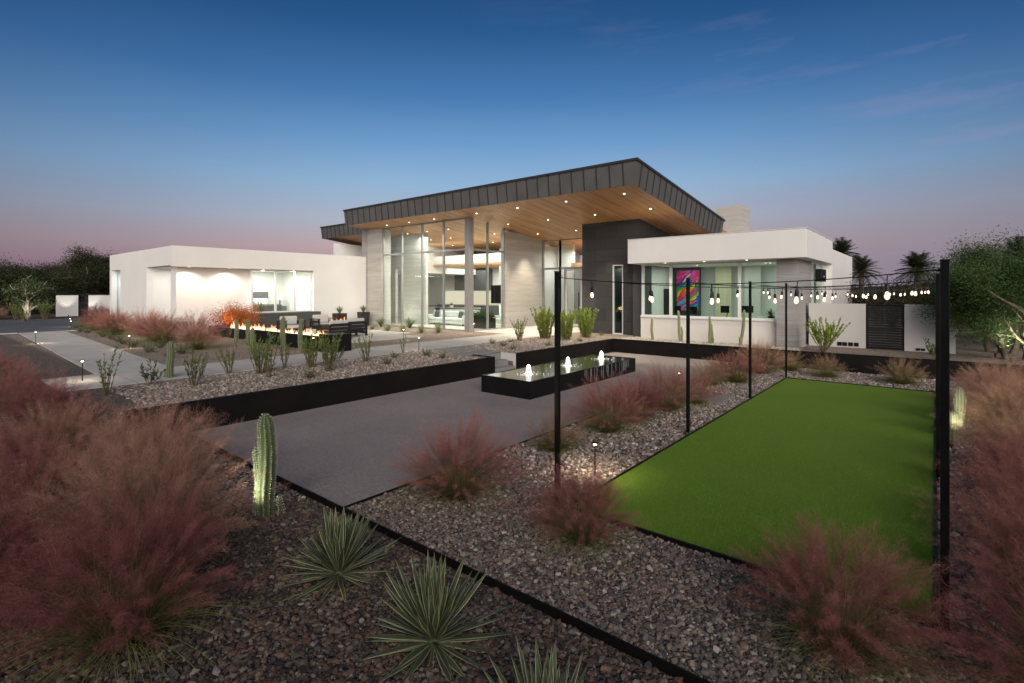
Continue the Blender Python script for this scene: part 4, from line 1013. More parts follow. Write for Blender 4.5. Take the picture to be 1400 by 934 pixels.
w = b.build('window', 'white_frame', H_); MB().box(-10.44, -4.7, 22.07, 22.076, 1.6, 3.9).build('pane', 'office_glass', w)
wall('floor', 'interior_floor', H_, (-10.9, -3.9, 22.26, 27.1, ZT-.1, ZT+.012))
wall('interior_wall', 'plaster', H_, (-10.9, -3.9, 26.9, 27.05, ZT, 3.915), (-10.95, -10.8, 23.3, 26.9, ZT, 3.915))
wall('side_window', 'office_glass', H_, (-3.90, -3.894, 24.52, 27.1, 1.4, 3.9))
wall('side_wall', 'stucco', H_, (-3.98, -3.86, 24.52, 27.1, 0, 1.4), (-3.98, -3.86, 26.5, 27.1, 1.401, 3.918))
def onY(px0, px1, py0, py1, Y, name, m, thick=.05, parent=None, bevel=0):
    xa, za = gyz(px0, py0, Y); xb, _ = gyz(px1, py0, Y); _, zb = gyz((px0+px1)/2, py1, Y); _, za = gyz((px0+px1)/2, py0, Y)
    return MB().box(xa, xb, Y, Y+thick, zb, za).build(name, m, parent, bevel=bevel), (xa, xb, zb, za)
onY(874, 905, 366, 440, 26.2, 'partition', 'charcoal', .05, H_)
onY(920, 958, 364, 440, 26.3, 'partition', 'charcoal', .05, H_)
onY(978, 1000, 362, 440, 26.4, 'curtain', 'curtain', .05, H_)
onY(1018, 1040, 362, 436, 26.4, 'partition', 'stucco_grey', .05, H_)
o, _ = onY(901, 916, 395, 430, 25.4, 'television', 'screen_black', .06, None, .01)
tag(o, 'black television on the office wall left of the bright painting', 'television')
# painting: generic bright brush strokes
xa, z1 = gyz(925, 370, 26.1); xb, _ = gyz(956, 370, 26.1); _, z0 = gyz(940, 425, 26.1)
e = empty('painting', ((xa+xb)/2, 26.1, z0), 'tall abstract painting of bright mixed brush strokes in the office', 'painting')
MB().box(xa, xb, 26.1, 26.14, z0, z1).build('canvas', 'cabinet_grey', e)
b = MB(); rg = np.random.default_rng(21); pal = [(.7, .02, .12), (.75, .08, .3), (.02, .1, .5), (.8, .5, .01), (.03, .3, .08), (.8, .14, .01), (.03, .35, .55), (.2, .02, .3), (.75, .7, .03)]
for i in range(240):
    cx, cz = rg.uniform(xa+.12, xb-.12), rg.uniform(z0+.1, z1-.1); l_, w_ = rg.uniform(.25, .7), rg.uniform(.05, .11); a = rg.uniform(.4, 1.2)
    zone = int(3*(z1-cz)/(z1-z0)+rg.uniform(-.5, .5)) % 3; c_ = pal[rg.choice([[0, 1, 2, 7], [3, 4, 0, 5, 8], [5, 2, 3, 6, 1]][zone])]
    yy = 26.097-.0002*i; P = []
    for s_ in (-1, -.3, .4, 1):
        ww = w_*(1-.6*abs(s_)); X = cx+s_*l_/2*math.cos(a)+.02*math.sin(s_*3+i); Z = cz+s_*l_/2*math.sin(a)
        X = min(max(X, xa+.03), xb-.03); Z = min(max(Z, z0+.03), z1-.03)
        P += [(X-ww*math.sin(a), yy, Z+ww*math.cos(a)), (X+ww*math.sin(a), yy, Z-ww*math.cos(a))]
    b.add(P, [(j*2, j*2+1, j*2+3, j*2+2) for j in range(3)], c_)
b.build('brush_stroke', 'paint_mix', e)
# desk and monitors
e = empty('desk', (-7, 22.9, ZT), 'long white desk behind the office window sill', 'desk')
MB().box(-9.2, -5.0, 22.5, 23.2, 1.42, 1.47).build('desk_top', 'white_lacquer', e)
for x in (-9.1, -5.1): MB().box(x-.03, x+.03, 22.55, 23.15, ZT+.012, 1.419).build('leg', 'white_frame', e)
def monitor(px0, px1, py0, py1, Y, lb):
    xa, za = gyz(px0, py0, Y); xb, zb = gyz(px1, py1, Y); e = empty('monitor', ((xa+xb)/2, Y, 1.47), lb, 'monitor', 'black monitors on the office desk')
    MB().box(xa, xb, Y, Y+.04, zb, za).build('screen', 'screen_black', e, bevel=.006)
    xm = (xa+xb)/2
    MB().tube([(xm, Y+.06, (za+zb)/2), (xm+.08, Y+.1, zb-.05), (xm, Y+.12, 1.50), (xm, Y+.12, 1.475)], .018, 6).build('stand', 'black_steel', e)
monitor(985, 997, 418, 428, 22.8, 'black monitor on an arm left of the middle window post'); monitor(1013, 1030, 418, 428, 22.8, 'black monitor right of the middle window post')
monitor(922, 931, 418, 429, 22.9, 'small dark monitor at the left edge of the painting'); monitor(941, 953, 419, 430, 22.9, 'dark monitor below the painting')
pot(gy(1054, 22.9), 22.9, 1.475, .26, .2, 'dark_frame', 'spiky green plant in a dark pot at the right end of the office window', 'plant pot', 2, .85)
b = MB(); x = gy(1043, 22.8); b.box(x-.22, x+.2, 22.75, 23.05, 1.471, 1.66); tag(b.build('white_box', 'white_lacquer', bevel=.01), 'white box on the office desk beside the potted plant', 'box')
b = MB(); yy = 25.1; b.box(-3.85, -3.62, 24.55, 25.75, 3.1, 3.62); o = b.build('wall_speaker', 'black_steel', bevel=.02)
tag(o, 'black rectangular speaker mounted high beside the office corner', 'speaker')
o2 = MB().box(-3.618, -3.612, 25.1, 25.25, 3.28, 3.34).build('badge', 'white_frame', o)
for x in (-9.0, -7.34, -5.69): downlight(x, 21.35, 3.92, H_, 0, 80, 105)
for px in (953, 1047, 1053): 
    x = gy(px, 24.0); downlight(x, 24.0, 3.9, H_, 0, lit=False)
# chimney
wall('chimney', 'board_concrete', H_, (-9.6, -8.2, 29.9, 31.4, 3, 7.45))
# --- left wing
XW = -28.0
lw = lambda *a_, **k_: wall(*a_, **k_)
lw('wing_wall', 'stucco', H_, (XW-.25, XW, 15.75, 19.35, 0, 4.88))                       # flush wall by the column
lw('wing_fascia', 'stucco', H_, (XW-.25, XW, 8.56, 15.748, 3.88, 4.88))
lw('wing_roof', 'stucco', H_, (-39.0, XW-.252, 8.82, 20, 3.9, 4.84))
lw('wing_wall', 'stucco', H_, (-29.0, -28.62, 8.9, 12.3, 0, 3.898), (-29.4, -29.002, 8.9, 9.3, 0, 3.898))   # recessed wall
lw('wing_end_wall', 'stucco', H_, (-39.0, XW-.252, 8.56, 8.818, 3.95, 4.88), (-36.7, -31.95, 8.56, 8.818, 0, 3.948), (-39.0, -38.6, 8.56, 8.818, 0, 3.948), (-32.2, -31.95, 8.82, 10.7, 0, 3.9), (-36.7, -36.45, 8.82, 10.5, 0, 3.9), (-39, -38.75, 8.82, 19, 0, 3.9))
lw('wing_end_wall', 'plaster', H_, (-31.95, -30.55, 10.7, 10.85, 0, 3.898), (-30.55, -29.4, 10.7, 10.85, 0, 3.0), (-38.75, -36.45, 10.5, 10.65, 0, 3.9))
lw('recess_panel', 'charcoal', H_, (-37.9, -37.4, 8.9, 10.3, 0, 3.0))
MB().box(-30.5, -29.45, 10.75, 10.78, 3.05, 3.85).build('high_window', 'cool_glow', H_)
MB().box(-38.6, -36.8, 10.44, 10.47, 3.0, 3.85).build('high_window', 'cool_glow', H_)
# bedroom bay
lw('bay_planter', 'charcoal', H_, (-28.9, -27.55, 12.25, 15.95, 0, 1.52), bevel=.015)
b = MB()
for y in (12.34, 13.62, 14.72, 15.71): b.box(-28.32, -28.22, y-.045, y+.045, 1.52, 3.88)
b.box(-28.32, -28.225, 12.34, 15.71, 1.521, 1.58); b.box(-28.32, -28.225, 12.34, 15.71, 3.8, 3.878); b.box(-29.1, -28.33, 12.30, 12.36, 1.52, 3.88)
w = b.build('window', 'white_frame', H_); MB().box(-28.27, -28.264, 12.34, 15.71, 1.55, 3.88).build('pane', 'green_glass', w)
lw('interior_wall', 'plaster', H_, (-33.2, -33.0, 10.9, 19, ZT, 3.9), (-33.0, -28.3, 16.4, 16.5, ZT, 3.9), (-33.0, -29.1, 10.9, 11.0, ZT, 3.9))
lw('floor', 'interior_floor', H_, (-33, -28.3, 11, 16.4, ZT, ZT+.5))
MB().box(-32.99, -32.9, 12.2, 13.6, 1.1, 3.6).build('curtain', 'curtain', H_)
e = empty('bed', (-31.5, 14, 1.05), 'grey bed with white pillows inside the bedroom bay window', 'bed')
MB().box(-32.9, -32.7, 12.9, 15.3, 1.05, 2.65).build('headboard', 'cabinet_grey', e, bevel=.03)
MB().box(-32.68, -30.6, 13.1, 15.1, 1.1, 1.85).build('mattress', 'cushion_fabric', e, bevel=.08)
MB().box(-31.6, -30.55, 13.05, 15.15, 1.3, 1.9).build('blanket', 'charcoal', e, bevel=.08)
for y in (13.6, 14.6): MB().box(-32.5, -32.0, y-.4, y+.4, 1.87, 2.25).build('pillow', 'white_lacquer', e, bevel=.1)
e = empty('table_lamp', (-32.2, 15.8, 1.05), 'glowing bedside lamp behind the bay window', 'lamp')
MB().box(-32.5, -31.9, 15.5, 16.1, 1.06, 1.75).build('nightstand', 'cabinet_grey', e); MB().lathe(-32.2, 15.8, [(.05, 1.752), (.03, 2.0), (.03, 2.15)], 10).build('base', 'dark_frame', e); MB().lathe(-32.2, 15.8, [(.2, 2.15), (.16, 2.5)], 16).build('lamp_shade', 'undercab_glow', e)
pot(-28.75, 13.0, 1.55, .3, .22, 'charcoal', 'leafy green plant on the ledge inside the bedroom bay window', 'plant pot', 2, 1.1)
for y in (9.3, 11.15, 12.9, 14.6): downlight(-28.12, y, 3.88, H_, 0, 120, 150)
# wall under the lower roof
lw('upper_wall', 'stucco_cream', H_, (-34.4, -28.3, 24, 30.9, 4.0, 6.55))
downlight(-30.0, 22.8, 6.9-.12*.8, rf2, .12, 60)
# ---------------------------------------------------------------- interior lighting (recessed lamps, plus unseen fill added from below)
area((-23.0, 21.0, 6.1), (-23.0, 21.1, 0), 330, 5, 1.6)
area((-22.3, 24.7, .75), (-22.3, 24.7, 6), 170, 3, .5)  # added floor fill hidden by the sofa, brightens the wood ceiling
area((-26, 20.6, .75), (-25.8, 20.9, 6), 22, 2, .3)  # low area near the floor, aimed up
area((-22.5, 23.6, 5.7), (-22.5, 23.7, 0), 330, 5, 2)
area((-27.5, 28.2, 4.4), (-27.5, 28.2, 0), 330, 8, 3)
area((-27.5, 24.0, 5.4), (-27.5, 30, 5.0), 60, 6, .4)
area((-26.4, 20.3, 6.3), (-26.6, 21.6, 2.5), 14, 2.2, .4, (.9, 1, .95))
area((-16.5, 27.4, 5.2), (-16.8, 27.6, 0), 200, 3, 1.5)
area((-7.4, 24.5, 3.85), (-7.4, 24.6, 0), 105, 5.5, 2.5, (1, .95, .86))
area((-30.7, 13.7, 3.85), (-30.7, 13.8, 0), 300, 3, 3.5)
area((-30.8, 9.7, 3.85), (-30.8, 9.9, 0), 18, 1.4, 1, (1, .97, .9))
area((-37.6, 9.6, 3.85), (-37.6, 9.7, 0), 22, 1, 1, (.85, .95, 1))
area((-12.14, 24.2, 3.9), (-12.14, 24.25, 0), 12, .4, .8)
# ================================================================ FIRE WALL
e = empty('fire_trough', (-21, 10, ZT), 'long black fire trough with a row of open flames beside the patio', 'fire feature')
b = MB(); b.box(-22.55, -16.9, 9.78, 10.4, 0, 1.02); b.box(-27.6, -22.552, 9.98, 10.4, 0, 1.0); b.box(-16.898, -16.1, 9.7, 10.5, 0, 1.18)
b.build('trough', 'black_steel', e)
b = MB(); b.box(-22.5, -16.92, 9.82, 9.86, 1.021, 1.07); b.box(-22.5, -16.92, 10.32, 10.36, 1.021, 1.07); b.build('rim', 'black_steel', e)
def flame_mesh(rg, h, w):
    b = MB(); n = 8; k = 8; V = []
    for i in range(k+1):
        s_ = i/k; r_ = w*(math.sin(min(1, s_*1.35+.12)*math.pi)**.8 if s_ < .66 else .62*(1-s_)/.34)*.5+.002
        cx, cy = .05*math.sin(s_*5+rg.uniform(0, 6))*s_+.02*rg.normal()*s_, .03*math.sin(s_*4+rg.uniform(0, 6))*s_
        for j in range(n):
            t_ = j*2*math.pi/n; V.append((cx+r_*math.cos(t_)*(1+.2*rg.normal()), cy+r_*.7*math.sin(t_), h*s_))
    b.add(V, [(i*n+j, i*n+(j+1) % n, (i+1)*n+(j+1) % n, (i+1)*n+j) for i in range(k) for j in range(n)]); return b
rg = np.random.default_rng(2)
fl = []
for i in range(7):
    o = flame_mesh(rg, rg.uniform(.3, .5), rg.uniform(.13, .2)).build('flame', 'flame', None, smooth=True); fl.append(o)
def add_flames(parent, pts):
    for i, (x, y, z, s_) in enumerate(pts):
        o = fl[i % 7]
        if not o.parent: c_ = o
        else: c_ = o.copy(); col.objects.link(c_)
        c_.parent = parent; c_.location = (x-parent.location.x, y-parent.location.y, z-parent.location.z); c_.rotation_euler = (0, 0, rg.uniform(0, 6.28)); c_.scale = (s_, s_, s_*rg.uniform(.8, 1.2))
pts = [(-24.9+7.8*(i+rg.uniform(-.3, .3))/110, 10.1+rg.uniform(-.14, .14), 1.0, rg.uniform(.25, .7)+(.3 if rg.uniform() > .85 else 0)) for i in range(110)]
add_flames(e, pts)
for x in (-26, -23.5, -21, -18.8, -17.4): point((x, 10.1, 1.35), 14, (1, .55, .25), .15)
e = empty('fire_bowl', (-23.2, 14.2, ZT), 'low square fire table with small flames between the patio chairs', 'fire feature')
MB().rbox(-23.4, 14.3, ZT+.02, ZT+.42, 1.3, 1.3, 0).build('table_base', 'dark_frame', e, bevel=.02)
MB().rbox(-23.4, 14.3, ZT+.421, ZT+.46, 1.5, 1.5, 0).build('table_top', 'charcoal', e, bevel=.01)
add_flames(e, [(-23.4+rg.uniform(-.45, .45), 14.3+rg.uniform(-.45, .45), ZT+.455, rg.uniform(.6, .9)) for _ in range(16)])
point((-23.4, 14.3, ZT+.8), 12, (1, .55, .25), .1)
# patio chairs
def armchair(x, y, rz, label):
    e = empty('patio_armchair', (0, 0, 0), label, 'armchair', 'dark framed armchairs around the patio fire')
    for sx in (-1, 1):
        b = MB(); b.box(sx*.5-.04, sx*.5+.04, -.45, -.37, 0, .62); b.box(sx*.5-.04, sx*.5+.04, .37, .45, 0, .62)
        for z in (.10, .27, .44): b.box(sx*.5-.025, sx*.5+.025, -.369, .369, z, z+.12)
        b.box(sx*.5-.06, sx*.5+.06, -.47, .47, .621, .66); b.build('arm_frame', 'dark_frame', e)
    b = MB(); b.box(-.459, .459, -.43, .43, .16, .24)
    for z in (.26, .42, .58): b.box(-.459, .459, .38, .43, z, z+.12)
    b.build('back_frame', 'dark_frame', e)
    MB().box(-.45, .45, -.42, .34, .242, .40).build('seat_cushion', 'cushion_fabric', e, bevel=.04)
    MB().box(-.44, .44, .2, .37, .41, .84).build('back_cushion', 'cushion_fabric', e, bevel=.05)
    e.location = (x, y, ZT+.022); e.rotation_euler = (0, 0, rz); return e
armchair(-21.4, 14.0, R(-90), 'dark armchair on the right of the patio, seen from behind its slatted arm')
armchair(-20.6, 12.6, R(-90), 'dark armchair partly hidden behind the end of the fire trough')
armchair(-25.3, 13.0, R(90), 'armchair with a white cushion on the left below the bay window')
armchair(-25.5, 14.9, R(90), 'armchair with a white cushion on the right below the bay window')

# ================================================================ POLES AND STRING LIGHTS
PL = [(-3.60, 5.25), (-3.6, 9.6), (-3.58, 13.75), (-3.56, 17.7)]; PR = [(.06, 5.2), (.04, 9.6), (.04, 13.75), (.04, 17.7)]
names = {0: 'nearest', 1: 'second', 2: 'third', 3: 'farthest'}
for sd, arr in (('left', PL), ('right', PR)):
    for i, (x, y) in enumerate(arr):
        e = empty('light_pole', (x, y, 0), f'{names[i]} slim black square pole on the {sd} side of the turf lawn', 'pole', 'black poles carrying the string lights')
        MB().box(x-.028, x+.028, y-.028, y+.028, 0, 2.93).build('post', 'pole_steel', e, bevel=.004)
        MB().box(x-.08, x+.08, y-.08, y+.08, 0, .014).build('base_plate', 'pole_steel', e)
        MB().box(x-.031, x+.031, y-.031, y+.031, 2.931, 2.945).build('cap', 'pole_steel', e)
        sx = 1 if sd == 'left' else -1
        MB().tube([(x+sx*.028, y, 2.86), (x+sx*.06, y, 2.86), (x+sx*.075, y, 2.875), (x+sx*.06, y, 2.89)], .006, 5).build('hook', 'pole_steel', e)
def bulb_proto():
    root = MB(); root.lathe(0, 0, [(.004, -.002), (.004, -.075), (.012, -.078), (.017, -.09), (.019, -.135), (.015, -.142), (.0, -.142)], 8)
    b = root.build('socket', 'dark_frame', None)
    g_ = MB(); g_.lathe(0, 0, [(.012, -.142), (.016, -.155), (.021, -.172), (.022, -.184), (.018, -.197), (.010, -.206), (.0, -.209)], 9)
    q = g_.build('bulb', 'bulb_glow', None, smooth=True); return b, q
bs, bb = bulb_proto(); first = [True]
def string(a, b_, n, sag, label):
    P0 = np.array([a[0], a[1], 2.87]); P1 = np.array([b_[0], b_[1], 2.87])
    e = empty('string_light', tuple(P0), label, 'string light', 'string lights hung across the lawn')
    s = np.linspace(0, 1, 26); P = P0[None]*(1-s[:, None])+P1[None]*s[:, None]; P[:, 2] -= sag*4*s*(1-s)
    MB().tube(P, .0045, 5).build('cable', 'pole_steel', e)
    for i in range(n):
        u = (i+.6)/n+ (rng.uniform(-.02, .02)); p = P0*(1-u)+P1*u; p[2] -= sag*4*u*(1-u)
        if first[0]: o1, o2 = bs, bb; first[0] = False
        else: o1 = bs.copy(); o2 = bb.copy(); col.objects.link(o1); col.objects.link(o2)
        o1.parent = e; o1.location = tuple(p-P0); o1.rotation_euler = (rng.normal(0, .05), rng.normal(0, .05), 0); o2.parent = o1
string(PL[0], PR[0], 5, .10, 'string light straight across between the two nearest poles')
string(PL[0], PR[1], 7, .13, 'string light from the nearest left pole diagonally to the second right pole')
string(PL[1], PR[1], 6, .10, 'string light straight across between the two second poles')
string(PL[1], PR[2], 8, .14, 'string light from the second left pole diagonally to the third right pole')
string(PL[2], PR[2], 6, .10, 'string light straight across between the two third poles')
string(PL[2], PR[3], 8, .14, 'string light from the third left pole diagonally to the farthest right pole')
string(PL[3], PR[3], 6, .10, 'string light straight across between the two farthest poles')

# ================================================================ PATH LIGHTS, UPLIGHTS
def path_light(x, y, z, h, label, en=42):
    e = empty('path_light', (x, y, z), label, 'path light', 'bronze path lights on stakes')
    MB().tube([(x, y, z), (x, y, z+h-.05)], .011, 7).build('stake', 'lamp_bronze', e)
    MB().lathe(x, y, [(.0, z+h), (.045, z+h-.006), (.05, z+h-.02), (.046, z+h-.022), (.0, z+h-.016)], 12).build('hat', 'lamp_bronze', e)
    MB().lathe(x, y, [(.013, z+h-.05), (.024, z+h-.045), (.026, z+h-.024), (.0, z+h-.022)], 10).build('lens', 'path_glow', e)
    spot((x, y, z+h-.03), (x, y, z-1), en, 150, .4, (1, .78, .5), .03)
for x, y, lb in [(-28.1, 3.75, 'path light left of the concrete path near the road'), (-15.6, 2.9, 'path light at the near corner where the small path turns'), (-23.1, 5.65, 'path light on the far side of the left path in the bed'), (-40.2, 6.9, 'path light at the road end of the green mounds, farthest one'), (-36.8, 6.35, 'path light at the road end of the green mounds, nearer one'),
                 (-17.0, 9.55, 'path light in front of the end block of the fire wall'), (-17.7, 14.1, 'path light at the corner of the patio slab'), (-14.2, 12.0, 'path light on the court side of the path near the slabs'), (-18.1, 18.9, 'path light before the glass corner of the living room')]:
    path_light(x, y, ZT, .52, lb)
path_light(-3.83, 6.55, 0, .5, 'path light in the gravel beside the lawn near the first pole', 130)
path_light(-5.5, 14.0, 0, .45, 'path light among the pink grasses behind the fountain', 4)
def uplight(x, y, z, target, en, label, color=(1, .86, .62), size=55):
    e = empty('uplight', (x, y, z), label, 'uplight', 'small ground uplights')
    MB().tube([(x, y, z), (x, y, z+.07)], .012, 6).build('stake', 'lamp_bronze', e)
    d = (Vector(target)-Vector((x, y, z+.09))).normalized(); p0 = Vector((x, y, z+.09))-d*.05; p1 = Vector((x, y, z+.09))+d*.05
    MB().tube([tuple(p0), tuple(p1)], .032, 10).build('lamp_head', 'lamp_bronze', e)
    q = p1+d*.03; spot(tuple(q), target, en, size, .7, color, .02)
uplight(-6.3, 2.36, 0, (-6.25, 2.9, .75), 60, 'uplight at the foot of the tall lit cactus', (1, .95, .75), 110)
uplight(.22, 11.55, 0, (.32, 12.2, .6), 60, 'uplight at the foot of the cactus behind the right poles', (1, .93, .75), 60)
uplight(-24.9, 9.6, ZT, (-25.6, 10.6, 1.3), 45, 'uplight under the orange shrub', (1, .8, .45), 80)
uplight(-28.9, 7.6, ZT, (-28.9, 8.7, 2.4), 22, 'uplight at the white wing wall among the purple grasses', (1, .85, .65))
uplight(-14.9, 4.0, ZT, (-14.55, 4.4, 1.0), 3, 'uplight on the thick cactus where the paths meet', (1, .9, .7))

# orange shrubs
rg = np.random.default_rng(31)
for i, (x, y, s_, lb) in enumerate([(-27.3, 10.9, 1.0, 'smaller orange red shrub on the left against the white wing wall'), (-25.75, 10.75, 1.15, 'large orange shrub glowing beside the end of the fire trough')]):
    e = empty('orange_shrub', (x, y, ZT), lb, 'shrub', 'orange shrubs by the wing wall')
    P, side, s, a, Ln = curves(16, rg, .1, (.9*s_, 1.35*s_), (2, 48), .02, 6); P += np.array([x, y, ZT])
    b = MB()
    for q in P: b.tube(q, np.linspace(.014, .004, 7), 5, cap=False)
    b.build('stem', 'stem_brown', e)
    n = 7000; ctr = P[rg.integers(0, 16, n), rg.integers(3, 7, n)]; Q = ctr+rg.normal(0, .16*s_, (n, 3)); Q[:, 2] = np.maximum(Q[:, 2], ZT+.15)
    b = MB(); leaves(b, Q, .065, rg, (.34, .06, .025), (.52, .19, .045), .55, .4); b.build('foliage', 'leafy', e)

# ================================================================ GARDEN WALLS AND GATES
e = empty('garden_wall', (0, 23.2, ZT), 'pale grey garden wall running right from the office with a gate in it', 'wall')
MB().box(-3.857, -1.99, 23.2, 23.4, 0, 2.22).build('wall_panel', 'stucco_grey', e)
MB().box(-.84, .55, 23.2, 23.4, 0, 2.22).build('wall_panel', 'stucco_grey', e)
b = MB()
for px in (1148, 1155, 1163, 1171): x = gy(px, 23.2); b.box(x-.07, x+.07, 23.17, 23.199, ZT+.06, ZT+.2)
for px in (1255, 1262): x = gy(px, 23.2); b.box(x-.06, x+.06, 23.17, 23.199, ZT+.04, ZT+.12)
b.build('step_light_box', 'black_steel', e)  # small black boxes at the wall base, taken for step lights, unlit
e = empty('garden_gate', (-1.4, 23.2, ZT), 'black slatted double gate in the grey garden wall', 'gate')
b = MB(); b.box(-1.985, -1.93, 23.21, 23.27, ZT, 2.2); b.box(-.90, -.845, 23.21, 23.27, ZT, 2.2); b.box(-1.93, -.90, 23.21, 23.27, 2.14, 2.2); b.box(-1.93, -.9, 23.21, 23.27, ZT+.02, ZT+.08); b.build('gate_frame', 'black_steel', e)
for i in range(17):
    z = ZT+.1+i*.092; MB().box(-1.928, -.902, 23.225, 23.25, z, z+.078).build('slat', 'dark_frame', e)
b = MB(); rgg = np.random.default_rng(1)
for x in (-1.84, -1.42, -.99):
    for i in range(16): z = ZT+.185+i*.092; b.box(x-.009, x+.009, 23.219, 23.224, z-.012, z+.0)
b.build('stud', 'frame_metal', e)
e = empty('perimeter_wall', (-57, 10, ZT), 'distant white perimeter wall with a black gate beyond the road', 'wall')
WX = -57.0; y0, y1, yg0, yg1 = gxy(77, WX), gxy(158, WX), gxy(107, WX), gxy(121, WX)
MB().box(WX-.2, WX, y0, yg0, 0, 2.35).build('wall_panel', 'stucco', e); MB().box(WX-.2, WX, yg1, y1+3, 0, 2.35).build('wall_panel', 'stucco', e); 
MB().box(WX-.25, WX+.05, y0-.05, y1+3.05, 2.351, 2.45).build('cap', 'dark_frame', e)
e = empty('garden_gate', (WX, (yg0+yg1)/2, ZT), 'black gate with open squares on top in the distant white wall', 'gate')
b = MB(); b.box(WX-.1, WX-.05, yg0, yg1, ZT, 1.75); b.build('panel', 'dark_frame', e)
b = MB()
for k in range(4): y = yg0+(yg1-yg0-.06)*k/3; b.box(WX-.1, WX-.04, y, y+.06, 1.751, 2.34)
for z in (1.95, 2.28): b.box(WX-.1, WX-.05, yg0, yg1, z, z+.05)
b.build('grille', 'dark_frame', e)
for px, k in ((93, 'left of'), (127, 'right of')):
    y = gxy(px, WX+.7); uplight(WX+.9, y, ZT, (WX, y, 2.4), 60, f'uplight washing the distant white wall {k} the gate', (1, .93, .8), 60)

# ================================================================ TREES
def tree(name, seed, h, cr, trunk_r, leafn, leafs, c0, c1, bark='bark', multi=1, clear=.3, asp=.4, droop=0., blob=.16):
    rg = np.random.default_rng(seed); root = empty(name, (0, 0, 0)); b = MB(); tips = []
    def branch(p, d, l_, r_, lev):
        k = 5; P = [p]
        for i in range(k):
            d = d+rg.normal(0, .13, 3)+np.array([0, 0, .05 if lev < 2 else -.03*droop]); d /= np.linalg.norm(d); P.append(P[-1]+d*l_/k)
        b.tube(P, np.linspace(r_, r_*.6, k+1), 7 if lev < 2 else 5, cap=False)
        if lev >= 3: tips.append((np.array(P), lev)); return
        if lev >= 1: tips.append((np.array(P[2:]), lev))
        nb = rg.integers(3, 5)
        for i in range(nb):
            j = rg.integers(2, k+1) if i else k
            a = rg.uniform(0, 6.28); sd = np.array([math.cos(a), math.sin(a), rg.uniform(-.1, .5)])
            dd = d*.55+sd*.75; dd /= np.linalg.norm(dd); branch(P[j], dd, l_*rg.uniform(.6, .8)*(cr/h*1.9 if lev == 0 else 1), r_*.55, lev+1)
    for m_ in range(multi):
        a = rg.uniform(0, 6.28); d = np.array([math.cos(a)*.3*(multi > 1), math.sin(a)*.3*(multi > 1), 1.]); d /= np.linalg.norm(d)
        branch(np.array([.12*math.cos(a)*(multi > 1), .12*math.sin(a)*(multi > 1), 0.]), d, h*clear*1.15, trunk_r, 0)
    Pc = np.vstack([t_[0] for t_ in tips])
    kz = h*.93/Pc[:, 2].max(); kr = cr/np.percentile(np.hypot(Pc[:, 0], Pc[:, 1]), 93); K = np.array([kr, kr, kz])
    Pc = Pc*K; b.V = [v*K for v in b.V]
    b.build('trunk', bark, root, smooth=True); Pc = Pc[Pc[:, 2] > h*clear*.75]
    # fit crown into its envelope
    n = leafn; ctr = Pc[rg.integers(0, len(Pc), n)]; Q = ctr+rg.normal(0, blob*cr, (n, 3))*np.array([1, 1, .75])
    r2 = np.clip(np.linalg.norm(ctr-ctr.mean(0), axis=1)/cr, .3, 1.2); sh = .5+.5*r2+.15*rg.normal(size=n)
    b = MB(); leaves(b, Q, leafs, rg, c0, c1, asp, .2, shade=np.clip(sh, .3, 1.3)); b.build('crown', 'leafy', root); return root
TR = [tree('evergreen_tree', 1, 6.3, 4.4, .22, 48000, .19, (.03, .042, .018), (.075, .085, .035), multi=3, clear=.16, blob=.17), tree('evergreen_tree', 2, 8.9, 3.5, .22, 44000, .19, (.028, .038, .017), (.07, .078, .034), clear=.2, blob=.17)]
far = [(-60, -1, 0, .8, 'low dark tree right beside the road at the left edge'), (-64, 6.2, 0, .85, 'low dark tree behind the left end of the distant wall'), (-68, 15.5, 0, 1.0, 'dark tree directly behind the distant gate'), (-66, -4, 0, 1.05, 'dark tree at the left edge beyond the road'), (-70, -9.5, 0, .9, 'dark tree far beyond the left edge trees'), (-72, 2.5, 0, 1.15, 'dark round tree beyond the road, second from left'), (-74, 9.2, 0, 1.0, 'dark tree behind the lit white trunk'), (-82, 13.5, 0, 1.05, 'dark tree behind the left end of the distant wall'),
       (-78, 15.2, 1, 1.0, 'tallest dark tree behind the distant gate'), (-76, 21.5, 0, 1.05, 'dark tree right of the tallest one'), (-70, 21, 0, 1.1, 'dark tree showing just over the white wing corner'), (-86, 5, 0, 1.2, 'dark tree furthest back at left'), (-92, 17, 0, 1.15, 'dark tree furthest back behind the wall')]
for x, y, k, s_, lb in far: place(TR, k, (x, y, .4), x, s_*(.82 if k == 0 else .88), lb, 'tree', 'dark trees beyond the road')
T2 = [tree('white_trunk_tree', 9, 3.6, 1.5, .13, 7000, .13, (.06, .09, .03), (.14, .18, .06), 'pale_bark', 3, .34)]
place(T2, 0, (-53.5, 6.6, ZT), 1, 1.0, 'small multi-stemmed tree with white trunks lit from below', 'tree', 'lit garden trees')
uplight(-52.0, 6.4, ZT, (-53.5, 6.6, 1.4), 60, 'uplight at the white-trunked tree beyond the road', (1, .95, .8), 60)
T3 = [tree('mesquite_tree', 21, 4.3, 1.9, .045, 70000, .08, (.05, .085, .03), (.10, .20, .05), 'bark', 3, .2, .3, 1, .13),
      tree('mesquite_tree', 22, 4.5, 2.0, .045, 70000, .08, (.04, .062, .025), (.09, .135, .045), 'bark', 3, .18, .3, 1, .13)]
